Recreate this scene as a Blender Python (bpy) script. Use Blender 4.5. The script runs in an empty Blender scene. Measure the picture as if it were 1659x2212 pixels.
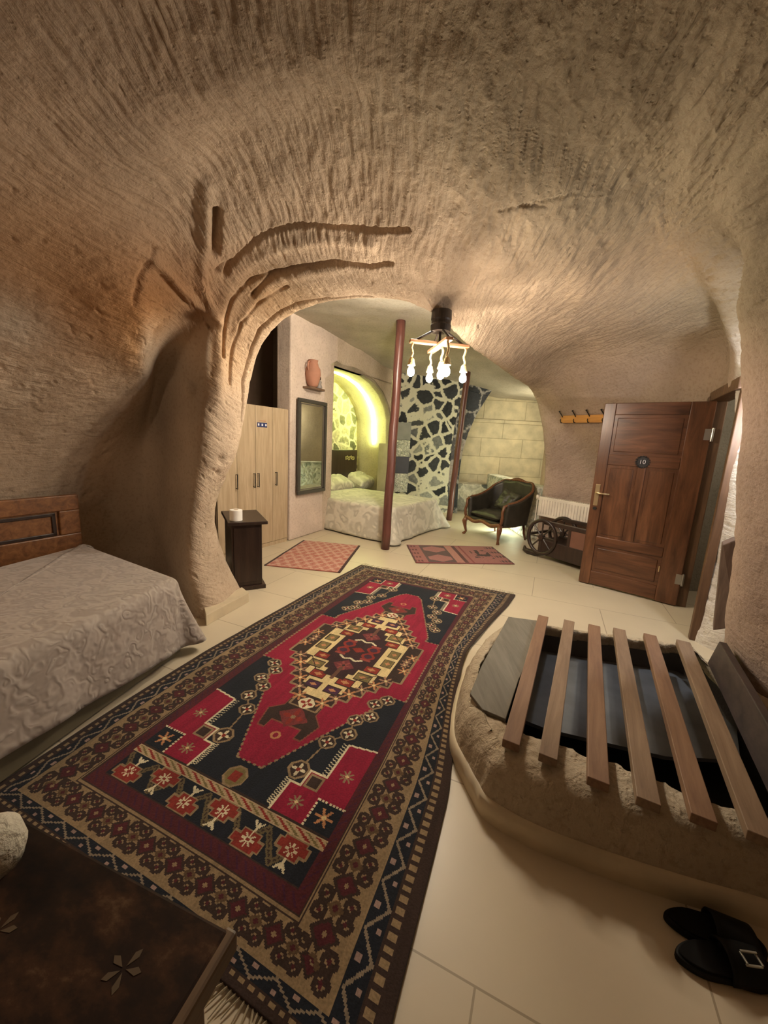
import bpy, bmesh, math, random
import numpy as np
from mathutils import Vector, Matrix, Quaternion

# ------------------------------------------------------------ camera, world, exposure
scene = bpy.context.scene
COL = scene.collection
FPX, EYE = 830.0, 1.45
PITCH, ROLL = math.radians(10.45), math.radians(3.044)
f_ = np.array([0, math.cos(PITCH), -math.sin(PITCH)])
R0_ = np.array([1., 0, 0]); U0_ = np.array([0, math.sin(PITCH), math.cos(PITCH)])
R_ = R0_*math.cos(ROLL)+U0_*math.sin(ROLL); U_ = U0_*math.cos(ROLL)-R0_*math.sin(ROLL)
ORG = np.array([0, 0, EYE])
def ray(x, y): return f_+R_*(x-829.5)/FPX-U_*(y-1106)/FPX
def at(x, y, Y): d = ray(x, y); return ORG+d*(Y/d[1])
def atz(x, y, z=0.0): d = ray(x, y); return ORG+d*((z-EYE)/d[2])
def atw(x, y, p0, p1):      # on the vertical plane through plan points p0, p1
    d = ray(x, y); n = np.array([-(p1[1]-p0[1]), p1[0]-p0[0], 0.]); n /= np.linalg.norm(n)
    return ORG+d*(((np.array([p0[0], p0[1], 0])-ORG)@n)/(d@n))
def proj(P):
    v = P-ORG; w = v@f_
    w = np.where(w > .05, w, .05)
    return 829.5+FPX*(v@R_)/w, 1106-FPX*(v@U_)/w

cam_d = bpy.data.cameras.new('camera'); cam = bpy.data.objects.new('camera', cam_d); COL.objects.link(cam)
cam_d.sensor_fit = 'AUTO'; cam_d.sensor_width = 36; cam_d.lens = 36*FPX/2212; cam_d.clip_start = .02
cam.matrix_world = Matrix(((R_[0], U_[0], -f_[0], 0), (R_[1], U_[1], -f_[1], 0), (R_[2], U_[2], -f_[2], EYE), (0, 0, 0, 1)))
scene.camera = cam
w = bpy.data.worlds.new('world'); scene.world = w; w.use_nodes = True
w.node_tree.nodes['Background'].inputs[0].default_value = (.9, .75, .6, 1)
w.node_tree.nodes['Background'].inputs[1].default_value = 0.02
scene.view_settings.view_transform = 'Standard'; scene.view_settings.look = 'None'
scene.view_settings.gamma = 1; scene.view_settings.use_curve_mapping = False
scene.view_settings.exposure = -0.12
BULB_W = 92.0       # emission strength of a chandelier bulb
BULB_C = (1.0, .85, .66)

def point_lamp(name, loc, power, color, r=.05, label=None):
    l = bpy.data.lights.new(name, 'POINT'); l.energy = power; l.color = color; l.shadow_soft_size = r
    o = bpy.data.objects.new(name, l); o.location = loc; COL.objects.link(o)
    return o
def area_lamp(name, loc, target, power, color, sx, sy):
    l = bpy.data.lights.new(name, 'AREA'); l.energy = power; l.color = color; l.shape = 'RECTANGLE'; l.size = sx; l.size_y = sy
    o = bpy.data.objects.new(name, l); o.location = loc; COL.objects.link(o)
    d = Vector(target)-Vector(loc); o.rotation_euler = d.to_track_quat('-Z', 'Y').to_euler()
    return o
# other lamps and added fills: a white batten hidden beside the entrance, an added warm fill behind the viewer,
# a daylight-white strip behind the armchair, and light in the passage beyond the door
point_lamp('entrance_lamp_light', (2.45, 2.44, 1.7), 38, (.93, .97, 1.0), .05)
point_lamp('bedside_fill_light', (-2.35, 1.20, 1.75), 10, (1.0, .78, .56), .10)  # added unseen fill for the left wall and recess
point_lamp('back_room_fill', (.25, 3.75, 2.74), 110, (1.0, .93, .78), .06)  # added unseen fill behind the arch lip, brightens the back room
point_lamp('rear_fill_light', (-.1, -1.2, 1.9), .6, (1.0, .72, .48), .12)  # added weak fill, no fixture behind the viewer
point_lamp('chair_corner_light', (2.02, 6.6, .34), 22, (.9, 1.0, .80), .05)
area_lamp('back_niche_fill', (3.0, 7.3, 1.9), (2.4, 9.0, 1.3), 26, (1.0, .93, .66), .15, .8)  # added hidden fill to brighten the block wall
point_lamp('passage_light', (3.45, 3.1, 2.0), 14, (1.0, .9, .72), .1)

# ------------------------------------------------------------ materials
def new_mat(name):
    m = bpy.data.materials.new(name); m.use_nodes = True
    nt = m.node_tree; b = nt.nodes['Principled BSDF']
    return m, nt, b
def N(nt, t, **k):
    n = nt.nodes.new(t)
    for a, v in k.items():
        if a in ('ins',):
            for i, x in v.items(): n.inputs[i].default_value = x
        else: setattr(n, a, v)
    return n
def ramp(nt, stops, interp='LINEAR'):
    r = nt.nodes.new('ShaderNodeValToRGB'); r.color_ramp.interpolation = interp
    e = r.color_ramp.elements
    while len(e) > 1: e.remove(e[0])
    e[0].position = stops[0][0]; e[0].color = (*stops[0][1], 1)
    for p, c in stops[1:]:
        q = e.new(p); q.color = (*c, 1)
    return r
def coords(nt, kind='Object', scale=(1, 1, 1), rot=(0, 0, 0), loc=(0, 0, 0)):
    tc = nt.nodes.new('ShaderNodeTexCoord'); mp = nt.nodes.new('ShaderNodeMapping')
    nt.links.new(tc.outputs[kind], mp.inputs[0])
    mp.inputs['Scale'].default_value = scale; mp.inputs['Rotation'].default_value = rot; mp.inputs['Location'].default_value = loc
    return mp.outputs[0]
def bump(nt, b, h, strength=.3, dist=.01):
    bp = nt.nodes.new('ShaderNodeBump'); bp.inputs['Strength'].default_value = strength; bp.inputs['Distance'].default_value = dist
    nt.links.new(h, bp.inputs['Height']); nt.links.new(bp.outputs[0], b.inputs['Normal']); return bp
def plain(name, col, rough=.6, metal=0, var=.12, scale=6, bmp=0, bscale=60, emit=None, estr=0, spec=.5, stretch=(1, 1, 1), sheen=0):
    m, nt, b = new_mat(name)
    co = coords(nt, scale=stretch)
    n = N(nt, 'ShaderNodeTexNoise', ins={'Scale': scale, 'Detail': 5}); nt.links.new(co, n.inputs['Vector'])
    r = ramp(nt, [(.3, tuple(c*(1-var) for c in col)), (.7, tuple(min(1, c*(1+var)) for c in col))])
    nt.links.new(n.outputs[0], r.inputs[0]); nt.links.new(r.outputs[0], b.inputs['Base Color'])
    b.inputs['Roughness'].default_value = rough; b.inputs['Metallic'].default_value = metal
    b.inputs['Specular IOR Level'].default_value = spec
    if sheen: b.inputs['Sheen Weight'].default_value = sheen
    if bmp:
        n2 = N(nt, 'ShaderNodeTexNoise', ins={'Scale': bscale, 'Detail': 4}); nt.links.new(co, n2.inputs['Vector'])
        bump(nt, b, n2.outputs[0], bmp)
    if emit:
        b.inputs['Emission Color'].default_value = (*emit, 1); b.inputs['Emission Strength'].default_value = estr
    return m
def wood(name, c1, c2, rough=.4, axis=2, scale=7, ring=14, bmp=.15):
    m, nt, b = new_mat(name)
    s = [ring, ring, ring]; s[axis] = 1.2
    co = coords(nt, scale=s)
    n = N(nt, 'ShaderNodeTexNoise', ins={'Scale': scale/4, 'Detail': 8, 'Roughness': .65, 'Distortion': .6}); nt.links.new(co, n.inputs['Vector'])
    r = ramp(nt, [(.3, c1), (.5, tuple((a+b2)/2 for a, b2 in zip(c1, c2))), (.68, c2)])
    nt.links.new(n.outputs[0], r.inputs[0]); nt.links.new(r.outputs[0], b.inputs['Base Color'])
    b.inputs['Roughness'].default_value = rough
    bump(nt, b, n.outputs[0], bmp, .004)
    return m
def cave_mat(name, tint=(1, 1, 1), use_col=True, base=(.56, .43, .31), bs=.9):
    m, nt, b = new_mat(name)
    L = nt.links
    tc = N(nt, 'ShaderNodeTexCoord')
    mpu = N(nt, 'ShaderNodeMapping'); L.new(tc.outputs['UV' if use_col else 'Object'], mpu.inputs[0])
    mpu.inputs['Scale'].default_value = (46, 8, 1) if use_col else (20, 20, 9)
    n1 = N(nt, 'ShaderNodeTexNoise', ins={'Scale': 1.0, 'Detail': 4, 'Roughness': .55, 'Distortion': .8}); L.new(mpu.outputs[0], n1.inputs['Vector'])
    n2 = N(nt, 'ShaderNodeTexNoise', ins={'Scale': 38.0, 'Detail': 6, 'Roughness': .6}); L.new(tc.outputs['Object'], n2.inputs['Vector'])
    n3 = N(nt, 'ShaderNodeTexNoise', ins={'Scale': 2.2, 'Detail': 4}); L.new(tc.outputs['Object'], n3.inputs['Vector'])
    v = N(nt, 'ShaderNodeTexVoronoi', ins={'Scale': 30.0}); L.new(tc.outputs['Object'], v.inputs['Vector'])
    vr = ramp(nt, [(.10, (0, 0, 0)), (.22, (1, 1, 1))]); L.new(v.outputs['Distance'], vr.inputs[0])
    a1 = N(nt, 'ShaderNodeMath', operation='MULTIPLY_ADD'); L.new(n1.outputs[0], a1.inputs[0]); a1.inputs[1].default_value = 1.1; L.new(n2.outputs[0], a1.inputs[2])
    a2 = N(nt, 'ShaderNodeMath', operation='MULTIPLY_ADD'); L.new(vr.outputs[0], a2.inputs[0]); a2.inputs[1].default_value = .25; L.new(a1.outputs[0], a2.inputs[2])
    bp = N(nt, 'ShaderNodeBump'); bp.inputs['Distance'].default_value = .016
    L.new(a2.outputs[0], bp.inputs['Height']); L.new(bp.outputs[0], b.inputs['Normal'])
    var = ramp(nt, [(.3, (.80, .78, .76)), (.7, (1.12, 1.1, 1.08))]); L.new(n3.outputs[0], var.inputs[0])
    mul = N(nt, 'ShaderNodeMixRGB', blend_type='MULTIPLY'); mul.inputs[0].default_value = .8
    if use_col:
        at_ = N(nt, 'ShaderNodeAttribute', attribute_name='tone'); L.new(at_.outputs['Color'], mul.inputs[1])
        L.new(at_.outputs['Alpha'], bp.inputs['Strength'])
    else:
        mul.inputs[1].default_value = (*[base[i]*tint[i] for i in range(3)], 1); bp.inputs['Strength'].default_value = bs
    L.new(var.outputs[0], mul.inputs[2])
    sp = ramp(nt, [(.36, (.78, .74, .70)), (.5, (1, 1, 1))]); L.new(n2.outputs[0], sp.inputs[0])
    mul2 = N(nt, 'ShaderNodeMixRGB', blend_type='MULTIPLY'); mul2.inputs[0].default_value = .6
    L.new(mul.outputs[0], mul2.inputs[1]); L.new(sp.outputs[0], mul2.inputs[2])
    L.new(mul2.outputs[0], b.inputs['Base Color'])
    b.inputs['Roughness'].default_value = .95; b.inputs['Specular IOR Level'].default_value = .15
    return m
def stone_mat(name, mortar, stones, scale=4.5, gap=.09, warp=.25, coord='Object', sc=(1, 1, 1)):
    m, nt, b = new_mat(name); L = nt.links
    co = coords(nt, coord, scale=sc)
    nz = N(nt, 'ShaderNodeTexNoise', ins={'Scale': 3.0, 'Detail': 3}); L.new(co, nz.inputs['Vector'])
    mx = N(nt, 'ShaderNodeMixRGB'); mx.blend_type = 'ADD'; mx.inputs[0].default_value = warp
    L.new(co, mx.inputs[1]); L.new(nz.outputs['Color'], mx.inputs[2])
    v = N(nt, 'ShaderNodeTexVoronoi', feature='DISTANCE_TO_EDGE', ins={'Scale': scale}); L.new(mx.outputs[0], v.inputs['Vector'])
    v2 = N(nt, 'ShaderNodeTexVoronoi', ins={'Scale': scale}); L.new(mx.outputs[0], v2.inputs['Vector'])
    cr = ramp(nt, stones, 'LINEAR'); sep = N(nt, 'ShaderNodeSeparateColor'); L.new(v2.outputs['Color'], sep.inputs[0]); L.new(sep.outputs[0], cr.inputs[0])
    n2 = N(nt, 'ShaderNodeTexNoise', ins={'Scale': 22.0, 'Detail': 6}); L.new(co, n2.inputs['Vector'])
    ad = N(nt, 'ShaderNodeMath', operation='MULTIPLY_ADD'); L.new(n2.outputs[0], ad.inputs[0]); ad.inputs[1].default_value = .24; L.new(v.outputs['Distance'], ad.inputs[2])
    mk = N(nt, 'ShaderNodeMapRange', ins={'From Min': gap+.11, 'From Max': gap+.16}); L.new(ad.outputs[0], mk.inputs[0])
    mix = N(nt, 'ShaderNodeMixRGB'); L.new(mk.outputs[0], mix.inputs[0]); mix.inputs[1].default_value = (*mortar, 1)
    vv = N(nt, 'ShaderNodeMixRGB', blend_type='MULTIPLY'); vv.inputs[0].default_value = .7; L.new(cr.outputs[0], vv.inputs[1])
    r2 = ramp(nt, [(.3, (.55, .55, .55)), (.7, (1.35, 1.3, 1.25))]); L.new(n2.outputs[0], r2.inputs[0]); L.new(r2.outputs[0], vv.inputs[2])
    L.new(vv.outputs[0], mix.inputs[2]); L.new(mix.outputs[0], b.inputs['Base Color'])
    b.inputs['Roughness'].default_value = .85
    bump(nt, b, ad.outputs[0], .8, .05)
    return m

# ------------------------------------------------------------ mesh helpers
class MB:
    def __init__(s): s.v = []; s.f = []
    def add(s, vs, fs):
        o = len(s.v); s.v += [tuple(float(c) for c in p) for p in vs]; s.f += [tuple(i+o for i in q) for q in fs]; return s
    def box(s, c, d, rot=None):
        vs = []
        for x in (-.5, .5):
            for y in (-.5, .5):
                for z in (-.5, .5):
                    p = Vector((x*d[0], y*d[1], z*d[2]))
                    if rot is not None: p = rot @ p
                    vs.append(p+Vector(c))
        return s.add(vs, [(0, 1, 3, 2), (4, 6, 7, 5), (0, 4, 5, 1), (2, 3, 7, 6), (0, 2, 6, 4), (1, 5, 7, 3)])
    def box2(s, a, b): return s.box([(a[i]+b[i])/2 for i in range(3)], [abs(b[i]-a[i]) for i in range(3)])
    def tube(s, pts, rad, n=10, cap=True, flat=1.0):
        pts = [Vector(p) for p in pts]
        if not hasattr(rad, '__len__'): rad = [rad]*len(pts)
        rings = []; up = None
        for i, p in enumerate(pts):
            t = (pts[min(i+1, len(pts)-1)]-pts[max(i-1, 0)]).normalized()
            if up is None:
                up = Vector((0, 0, 1)) if abs(t.z) < .9 else Vector((1, 0, 0))
            x = t.cross(up).normalized(); up = x.cross(t).normalized()
            rings.append([p+x*math.cos(2*math.pi*k/n)*rad[i]+up*math.sin(2*math.pi*k/n)*rad[i]*flat for k in range(n)])
        vs = [q for r in rings for q in r]; fs = []
        for i in range(len(pts)-1):
            for k in range(n):
                k2 = (k+1) % n
                fs.append((i*n+k, i*n+k2, (i+1)*n+k2, (i+1)*n+k))
        if cap: fs += [tuple(range(n))[::-1], tuple(range((len(pts)-1)*n, len(pts)*n))]
        return s.add(vs, fs)
    def cyl(s, a, b, r, r2=None, n=16): return s.tube([a, b], [r, r if r2 is None else r2], n)
    def lathe(s, prof, n=24, c=(0, 0, 0), rot=None):
        vs = []; fs = []
        for r, z in prof:
            for k in range(n):
                p = Vector((r*math.cos(2*math.pi*k/n), r*math.sin(2*math.pi*k/n), z))
                if rot is not None: p = rot @ p
                vs.append(p+Vector(c))
        for i in range(len(prof)-1):
            for k in range(n):
                k2 = (k+1) % n; fs.append((i*n+k, i*n+k2, (i+1)*n+k2, (i+1)*n+k))
        fs += [tuple(range(n))[::-1], tuple(range((len(prof)-1)*n, len(prof)*n))]
        return s.add(vs, fs)
    def prism(s, poly, ext):
        n = len(poly); e = Vector(ext)
        vs = [Vector(p) for p in poly]+[Vector(p)+e for p in poly]
        fs = [tuple(range(n)), tuple(range(n, 2*n))[::-1]]+[(i, i+n, (i+1) % n+n, (i+1) % n) for i in range(n)]
        return s.add(vs, fs)
    def build(s, name, mat, parent=None, smooth=False, bevel=0, sub=0, seg=2):
        me = bpy.data.meshes.new(name); me.from_pydata(s.v, [], s.f); me.update()
        bm = bmesh.new(); bm.from_mesh(me); bmesh.ops.recalc_face_normals(bm, faces=bm.faces); bm.to_mesh(me); bm.free()
        me.materials.append(mat)
        o = bpy.data.objects.new(name, me); COL.objects.link(o)
        if parent is not None: o.parent = parent
        if bevel:
            b = o.modifiers.new('bevel', 'BEVEL'); b.width = bevel; b.segments = seg; b.limit_method = 'ANGLE'; b.angle_limit = math.radians(35)
        if sub:
            m = o.modifiers.new('sub', 'SUBSURF'); m.levels = sub; m.render_levels = sub
        if smooth:
            for p in me.polygons: p.use_smooth = True
        return o
def thing(name, label, cat, loc=(0, 0, 0), rotz=0, group=None):
    o = bpy.data.objects.new(name, None); COL.objects.link(o); o.empty_display_size = .1
    o.location = loc; o.rotation_euler = (0, 0, rotz); o['label'] = label; o['category'] = cat
    if group: o['group'] = group
    return o
def tag(o, label, cat, group=None):
    o['label'] = label; o['category'] = cat
    if group: o['group'] = group
    return o
def struct(o): o['kind'] = 'structure'; return o
def grid_obj(name, P, mat, parent=None, uv=None, tone=None, smooth=True, keep=None):
    """P: (m,n,3) vertex grid"""
    m, n = P.shape[:2]
    idx = np.arange(m*n).reshape(m, n)
    q = np.stack([idx[:-1, :-1], idx[:-1, 1:], idx[1:, 1:], idx[1:, :-1]], -1).reshape(-1, 4)
    if keep is not None: q = q[keep.reshape(-1)]
    me = bpy.data.meshes.new(name)
    me.vertices.add(m*n); me.vertices.foreach_set('co', P.reshape(-1).astype(np.float32))
    me.loops.add(q.size); me.loops.foreach_set('vertex_index', q.reshape(-1).astype(np.int32))
    me.polygons.add(len(q)); me.polygons.foreach_set('loop_start', (np.arange(len(q))*4).astype(np.int32))
    me.polygons.foreach_set('loop_total', np.full(len(q), 4, np.int32))
    me.update(calc_edges=True)
    if uv is not None:
        l = me.uv_layers.new(name='uv'); l.data.foreach_set('uv', uv.reshape(-1, 2)[q.reshape(-1)].reshape(-1).astype(np.float32))
    if tone is not None:
        a = me.color_attributes.new('tone', 'FLOAT_COLOR', 'POINT'); a.data.foreach_set('color', tone.reshape(-1).astype(np.float32))
    me.polygons.foreach_set('use_smooth', np.full(len(q), smooth))
    me.materials.append(mat)
    o = bpy.data.objects.new(name, me); COL.objects.link(o)
    if parent is not None: o.parent = parent
    return o
rng = np.random.RandomState(7)
TAB = rng.rand(512, 512).astype(np.float64)
def vn(x, y, s=0):
    x = np.asarray(x)+s*17.31; y = np.asarray(y)+s*9.77
    xi = np.floor(x).astype(int); yi = np.floor(y).astype(int); fx = x-xi; fy = y-yi
    fx = fx*fx*(3-2*fx); fy = fy*fy*(3-2*fy)
    g = lambda a, b: TAB[a % 512, b % 512]
    return (g(xi, yi)*(1-fx)+g(xi+1, yi)*fx)*(1-fy)+(g(xi, yi+1)*(1-fx)+g(xi+1, yi+1)*fx)*fy
def fbm(x, y, s=0, o=4):
    r = 0; a = .5; t = 0
    for k in range(o): r = r+a*vn(x*2**k, y*2**k, s+k); t += a; a *= .5
    return r/t
def crom(C, u):
    """Catmull-Rom along axis 0 of C at parameters u in [0,K-1]"""
    K = C.shape[0]; i = np.clip(np.floor(u).astype(int), 0, K-2); t = (u-i)
    g = lambda k: C[np.clip(k, 0, K-1)]
    sh = (-1,)+(1,)*(C.ndim-1); t = t.reshape(sh)
    p0 = np.where((i == 0).reshape(sh), 2*g(i)-g(i+1), g(i-1)); p3 = np.where((i == K-2).reshape(sh), 2*g(i+1)-g(i), g(i+2))
    p1, p2 = g(i), g(i+1)
    return .5*((2*p1)+(-p0+p2)*t+(2*p0-5*p1+4*p2-p3)*t*t+(-p0+3*p1-3*p2+p3)*t**3)

# ------------------------------------------------------------ materials used widely
M = {}
M['cave'] = cave_mat('carved_rock')
M['plaster'] = cave_mat('back_plaster', use_col=False, base=(.58, .48, .38), bs=.35)
M['plaster_pink'] = cave_mat('pillar_plaster', use_col=False, base=(.68, .57, .49), bs=.3)
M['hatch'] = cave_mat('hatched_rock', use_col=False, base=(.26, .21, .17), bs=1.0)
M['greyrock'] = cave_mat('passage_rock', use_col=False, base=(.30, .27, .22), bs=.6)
M['ceil'] = cave_mat('back_ceiling', use_col=False, base=(.50, .46, .38), bs=.25)
M['rim'] = cave_mat('platform_plaster', use_col=False, base=(.50, .42, .31), bs=.8)

# ------------------------------------------------------------ the carved cave: a lofted shell
def P3(a): return np.array(a, float)
rings = []
R0 = [at(525, 1290, 3.25), at(462, 1130, 3.35), at(507, 980, 3.4), at(530, 880, 3.45), at(562, 755, 3.42), at(640, 675, 3.36), at(790, 643, 3.2),
      at(925, 666, 3.1), at(1015, 745, 3.8), at(1100, 808, 4.8), at(1160, 862, 5.6), at(1178, 1000, 5.75), P3((2.42, 5.85, -.02))]
R0[0][2] = -.02
off = [(-.25, .12, 0), (-.3, .2, 0), (-.35, .25, .05), (-.35, .3, .1), (-.35, .35, .25), (-.25, .4, .45), (0, .45, .6), (.15, .4, .55), (.25, .4, .5), (.3, .4, .6), (.4, .4, .35), (.45, .35, 0), (.45, .3, 0)]
RB = [p+np.array(o) for p, o in zip(R0, off)]
R1 = [atz(438, 1338), at(408, 1200, 2.95), at(425, 1030, 3.0), at(448, 850, 3.05), at(470, 690, 3.05), at(540, 580, 2.95), at(720, 560, 2.85),
      at(930, 600, 2.85), at(1070, 680, 3.35), at(1180, 740, 4.1), at(1240, 800, 4.75), P3((2.78, 5.35, 1.2)), P3((2.92, 5.3, -.02))]
R1[0][2] = -.02
R2 = [P3((-2.2, 3.55, -.02)), at(330, 1150, 3.55), at(330, 1000, 3.5), at(340, 850, 3.4), at(380, 700, 3.0), at(470, 520, 2.6), at(700, 430, 2.4),
      at(950, 480, 2.4), at(1150, 580, 2.75), at(1330, 680, 3.45), at(1400, 780, 4.1), P3((3.15, 4.4, 1.15)), P3((3.2, 4.4, -.02))]
R3 = [P3((-2.55, 3.3, -.02)), at(215, 1150, 3.3), at(226, 1000, 3.25), at(290, 850, 3.1), at(300, 680, 2.6), at(380, 430, 2.3), at(650, 250, 1.95),
      at(960, 300, 1.95), at(1230, 430, 2.2), at(1480, 600, 2.9), at(1560, 760, 3.5), P3((2.96, 3.64, 1.2)), P3((2.96, 3.64, -.02))]
R4 = [P3((-2.86, 2.5, -.02)), P3((-2.84, 2.5, .65)), P3((-2.70, 2.45, 1.25)), P3((-2.35, 2.35, 1.8)), P3((-1.85, 2.1, 2.27)), P3((-1.25, 1.9, 2.63)), P3((-.5, 1.68, 2.79)),
      P3((.2, 1.68, 2.79)), P3((.9, 1.95, 2.74)), P3((1.75, 2.5, 2.6)), at(1592, 765, 3.0), P3((2.57, 2.90, 1.2)), P3((2.57, 2.90, -.02))]
R5 = [P3((-3.0, 1.9, -.02)), P3((-2.98, 1.9, .65)), P3((-2.78, 1.85, 1.3)), P3((-2.3, 1.75, 1.85)), P3((-1.85, 1.6, 2.32)), P3((-1.2, 1.5, 2.66)), P3((-.5, 1.4, 2.82)),
      P3((.2, 1.4, 2.82)), P3((.85, 1.5, 2.72)), P3((1.55, 2.1, 2.56)), P3((2.6, 2.5, 2.25)), P3((2.72, 2.45, 1.1)), P3((2.72, 2.45, -.02))]
R6 = [P3((-3.05, 1.4, -.02)), P3((-3.0, 1.4, .65)), P3((-2.8, 1.35, 1.3)), P3((-2.3, 1.3, 1.88)), P3((-1.85, 1.2, 2.33)), P3((-1.2, 1.1, 2.66)), P3((-.5, 1.05, 2.8)),
      P3((.2, 1.05, 2.8)), P3((.8, 1.1, 2.7)), P3((1.4, 1.7, 2.5)), at(1588, 765, 2.2), at(1606, 1050, 2.15), P3((2.14, 2.15, -.02))]
R7 = [P3((-2.85, .7, -.02)), P3((-2.8, .7, .65)), P3((-2.65, .7, 1.3)), P3((-2.3, .65, 1.88)), P3((-1.85, .6, 2.33)), P3((-1.2, .5, 2.64)), P3((-.5, .45, 2.76)),
      P3((.2, .45, 2.76)), P3((.8, .5, 2.66)), P3((1.4, 1.0, 2.45)), P3((1.85, 1.35, 1.95)), P3((2.05, 1.35, 1.1)), P3((2.1, 1.35, -.02))]
R8 = [P3((-2.7, -.3, -.02)), P3((-2.65, -.3, .65)), P3((-2.55, -.3, 1.3)), P3((-2.25, -.3, 1.85)), P3((-1.8, -.3, 2.3)), P3((-1.2, -.3, 2.6)), P3((-.5, -.3, 2.7)),
      P3((.2, -.3, 2.7)), P3((.8, -.3, 2.6)), P3((1.4, -.1, 2.4)), P3((1.85, 0, 1.95)), P3((2.05, 0, 1.1)), P3((2.08, 0, -.02))]
R9 = [P3((p[0]*.9, -1.4+.0*p[1], p[2]*.96 if p[2] > 0 else -.02)) for p in R8]
R10 = [P3((p[0]*.6, -1.95, p[2]*.8 if p[2] > 0 else -.02)) for p in R8]
R11 = [P3((p[0]*.05, -2.1, p[2]*.3 if p[2] > 0 else -.02)) for p in R8]
CT = np.array([RB, R0, R1, R2, R3, R4, R5, R6, R7, R8, R9, R10, R11])       # (13,13,3)
NU = 940
vs = np.concatenate([np.linspace(0, 1, 24, endpoint=False), np.linspace(1, 7, 760, endpoint=False), np.linspace(7, 9, 70, endpoint=False), np.linspace(9, 12, 30)])
us = np.linspace(0, 12, NU)
G = crom(CT, vs)                       # (m,13,3)
G = np.transpose(crom(np.transpose(G, (1, 0, 2)), us), (1, 0, 2))
m_, n_ = G.shape[:2]
def grid_normals(G):
    du = np.gradient(G, axis=1); dv = np.gradient(G, axis=0); n = np.cross(du, dv)
    return n/np.maximum(np.linalg.norm(n, axis=2, keepdims=True), 1e-9)
NRM = grid_normals(G)
cen = np.array([0, 1.5, 1.3]); 
if ((cen-G)*NRM).sum() < 0: NRM = -NRM
dA = np.linalg.norm(np.diff(G, axis=1), axis=2); A = np.concatenate([np.zeros((m_, 1)), np.cumsum(dA, 1)], 1); A = A-A[:, n_//2:n_//2+1]
dB = np.linalg.norm(np.diff(G, axis=0), axis=2); B = np.concatenate([np.zeros((1, n_)), np.cumsum(dB, 0)], 0)
V = np.repeat(vs[:, None], n_, 1); Uu = np.repeat(us[None], m_, 0)
PX, PY = proj(G.reshape(-1, 3)); PX = PX.reshape(m_, n_); PY = PY.reshape(m_, n_)
def sstep(a, b, x): t = np.clip((x-a)/(b-a), 0, 1); return t*t*(3-2*t)
# zones in shell parameters: V 1=opening edge .. 6 near; U 0=left floor .. 12 right floor
smooth_zone = sstep(1.95, 2.15, V)*(1-sstep(3.75, 4.05, V))*(1-sstep(3.4, 4.2, Uu))       # the smooth recess left of the pillar
edge_fade = sstep(1.0, 1.35, V)
ceilw = sstep(3.5, 5.5, Uu)*(1-sstep(9.3, 10.2, Uu))*sstep(1.6, 2.6, V)
warp = .5*fbm(A*1.2, B*1.2, 21, 2)
st = fbm((A+.20*warp)*36, B*6.0, 3, 2)
ridged = 1-np.abs(2*st-1)
# 0..1 strokes, mostly along the vault towards the lamp
d = (ridged-.6)*.017*(.2+1.0*ceilw)
d += (fbm(A*2.0, B*2.0, 5, 2)-.5)*.07*(.5+.5*edge_fade)
d += (fbm(A*13, B*8, 8, 3)-.5)*.014
pk = fbm(A*26, B*22, 12, 2)
d += -np.clip(pk-.72, 0, 1)*.05*(1-.7*ceilw)

wl = sstep(3.2, 3.6, V)*(1-sstep(4.2, 4.8, Uu))
diag = fbm((A*.75+B*.66)*22, (A*.66-B*.75)*7, 31, 3)
d += (diag-.5)*.020*wl
d *= (1-.82*smooth_zone)
# carved grooves and ribs
def on_shell(pts):
    out = []
    ok = (V > 1.0) & (V < 7.5)
    for x, y in pts:
        e = (PX-x)**2+(PY-y)**2+np.where(ok, 0, 1e9); k = np.argmin(e); out.append(G.reshape(-1, 3)[k])
    return np.array(out)
def dist_poly(pts, sub):
    best = np.full(sub.shape[0], 9.)
    for a, b in zip(pts[:-1], pts[1:]):
        ab = b-a; t = np.clip(((sub-a)@ab)/max(ab@ab, 1e-9), 0, 1); q = a+t[:, None]*ab
        best = np.minimum(best, np.linalg.norm(sub-q, axis=1))
    return best
region = (V < 5.5) & (Uu < 8.2)
SUB = G[region]; dreg = np.zeros(SUB.shape[0]); dgro = np.zeros(SUB.shape[0])
for pts, wd, am in [
    ([(325, 555), (372, 603), (425, 660), (474, 702)], .030, .030),
    ([(445, 400), (447, 480), (436, 560), (440, 630), (470, 690)], .038, .026),
    ([(476, 690), (500, 620), (545, 560), (600, 530), (690, 515), (800, 520)], .05, .022),
    ([(515, 720), (540, 660), (590, 610), (660, 585), (740, 575)], .04, .018),
    ([(470, 700), (478, 780), (470, 860)], .05, .03)]:
    dd = dist_poly(on_shell(pts), SUB); dreg += am*np.exp(-(dd/wd)**2)
for pts, wd, am in [
    ([(467, 455), (466, 500), (467, 552)], .022, .09),
    ([(488, 596), (520, 552), (560, 512), (610, 493), (700, 485), (790, 490), (880, 498)], .016, .05),
    ([(470, 590), (500, 570)], .02, .04),
    ([(545, 640), (590, 590), (640, 572), (720, 562), (800, 572), (845, 567)], .015, .045),
    ([(484, 770), (486, 700), (500, 650), (545, 605), (610, 580)], .014, .04),
    ([(500, 830), (505, 760), (520, 700), (560, 655), (620, 618)], .012, .03),
    ([(521, 908), (527, 830), (544, 766), (562, 716), (600, 682), (646, 659), (700, 648), (800, 641)], .014, .055),
    ([(350, 600), (400, 655), (450, 706)], .014, .03),
    ([(330, 540), (300, 600), (290, 650)], .02, .02),
    ([(1080, 455), (1240, 405)], .009, .009), ([(1120, 440), (1180, 437)], .009, .007)]:
    dd = dist_poly(on_shell(pts), SUB); dgro += am*np.exp(-(dd/wd)**2)
d[region] += dreg-dgro
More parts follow.
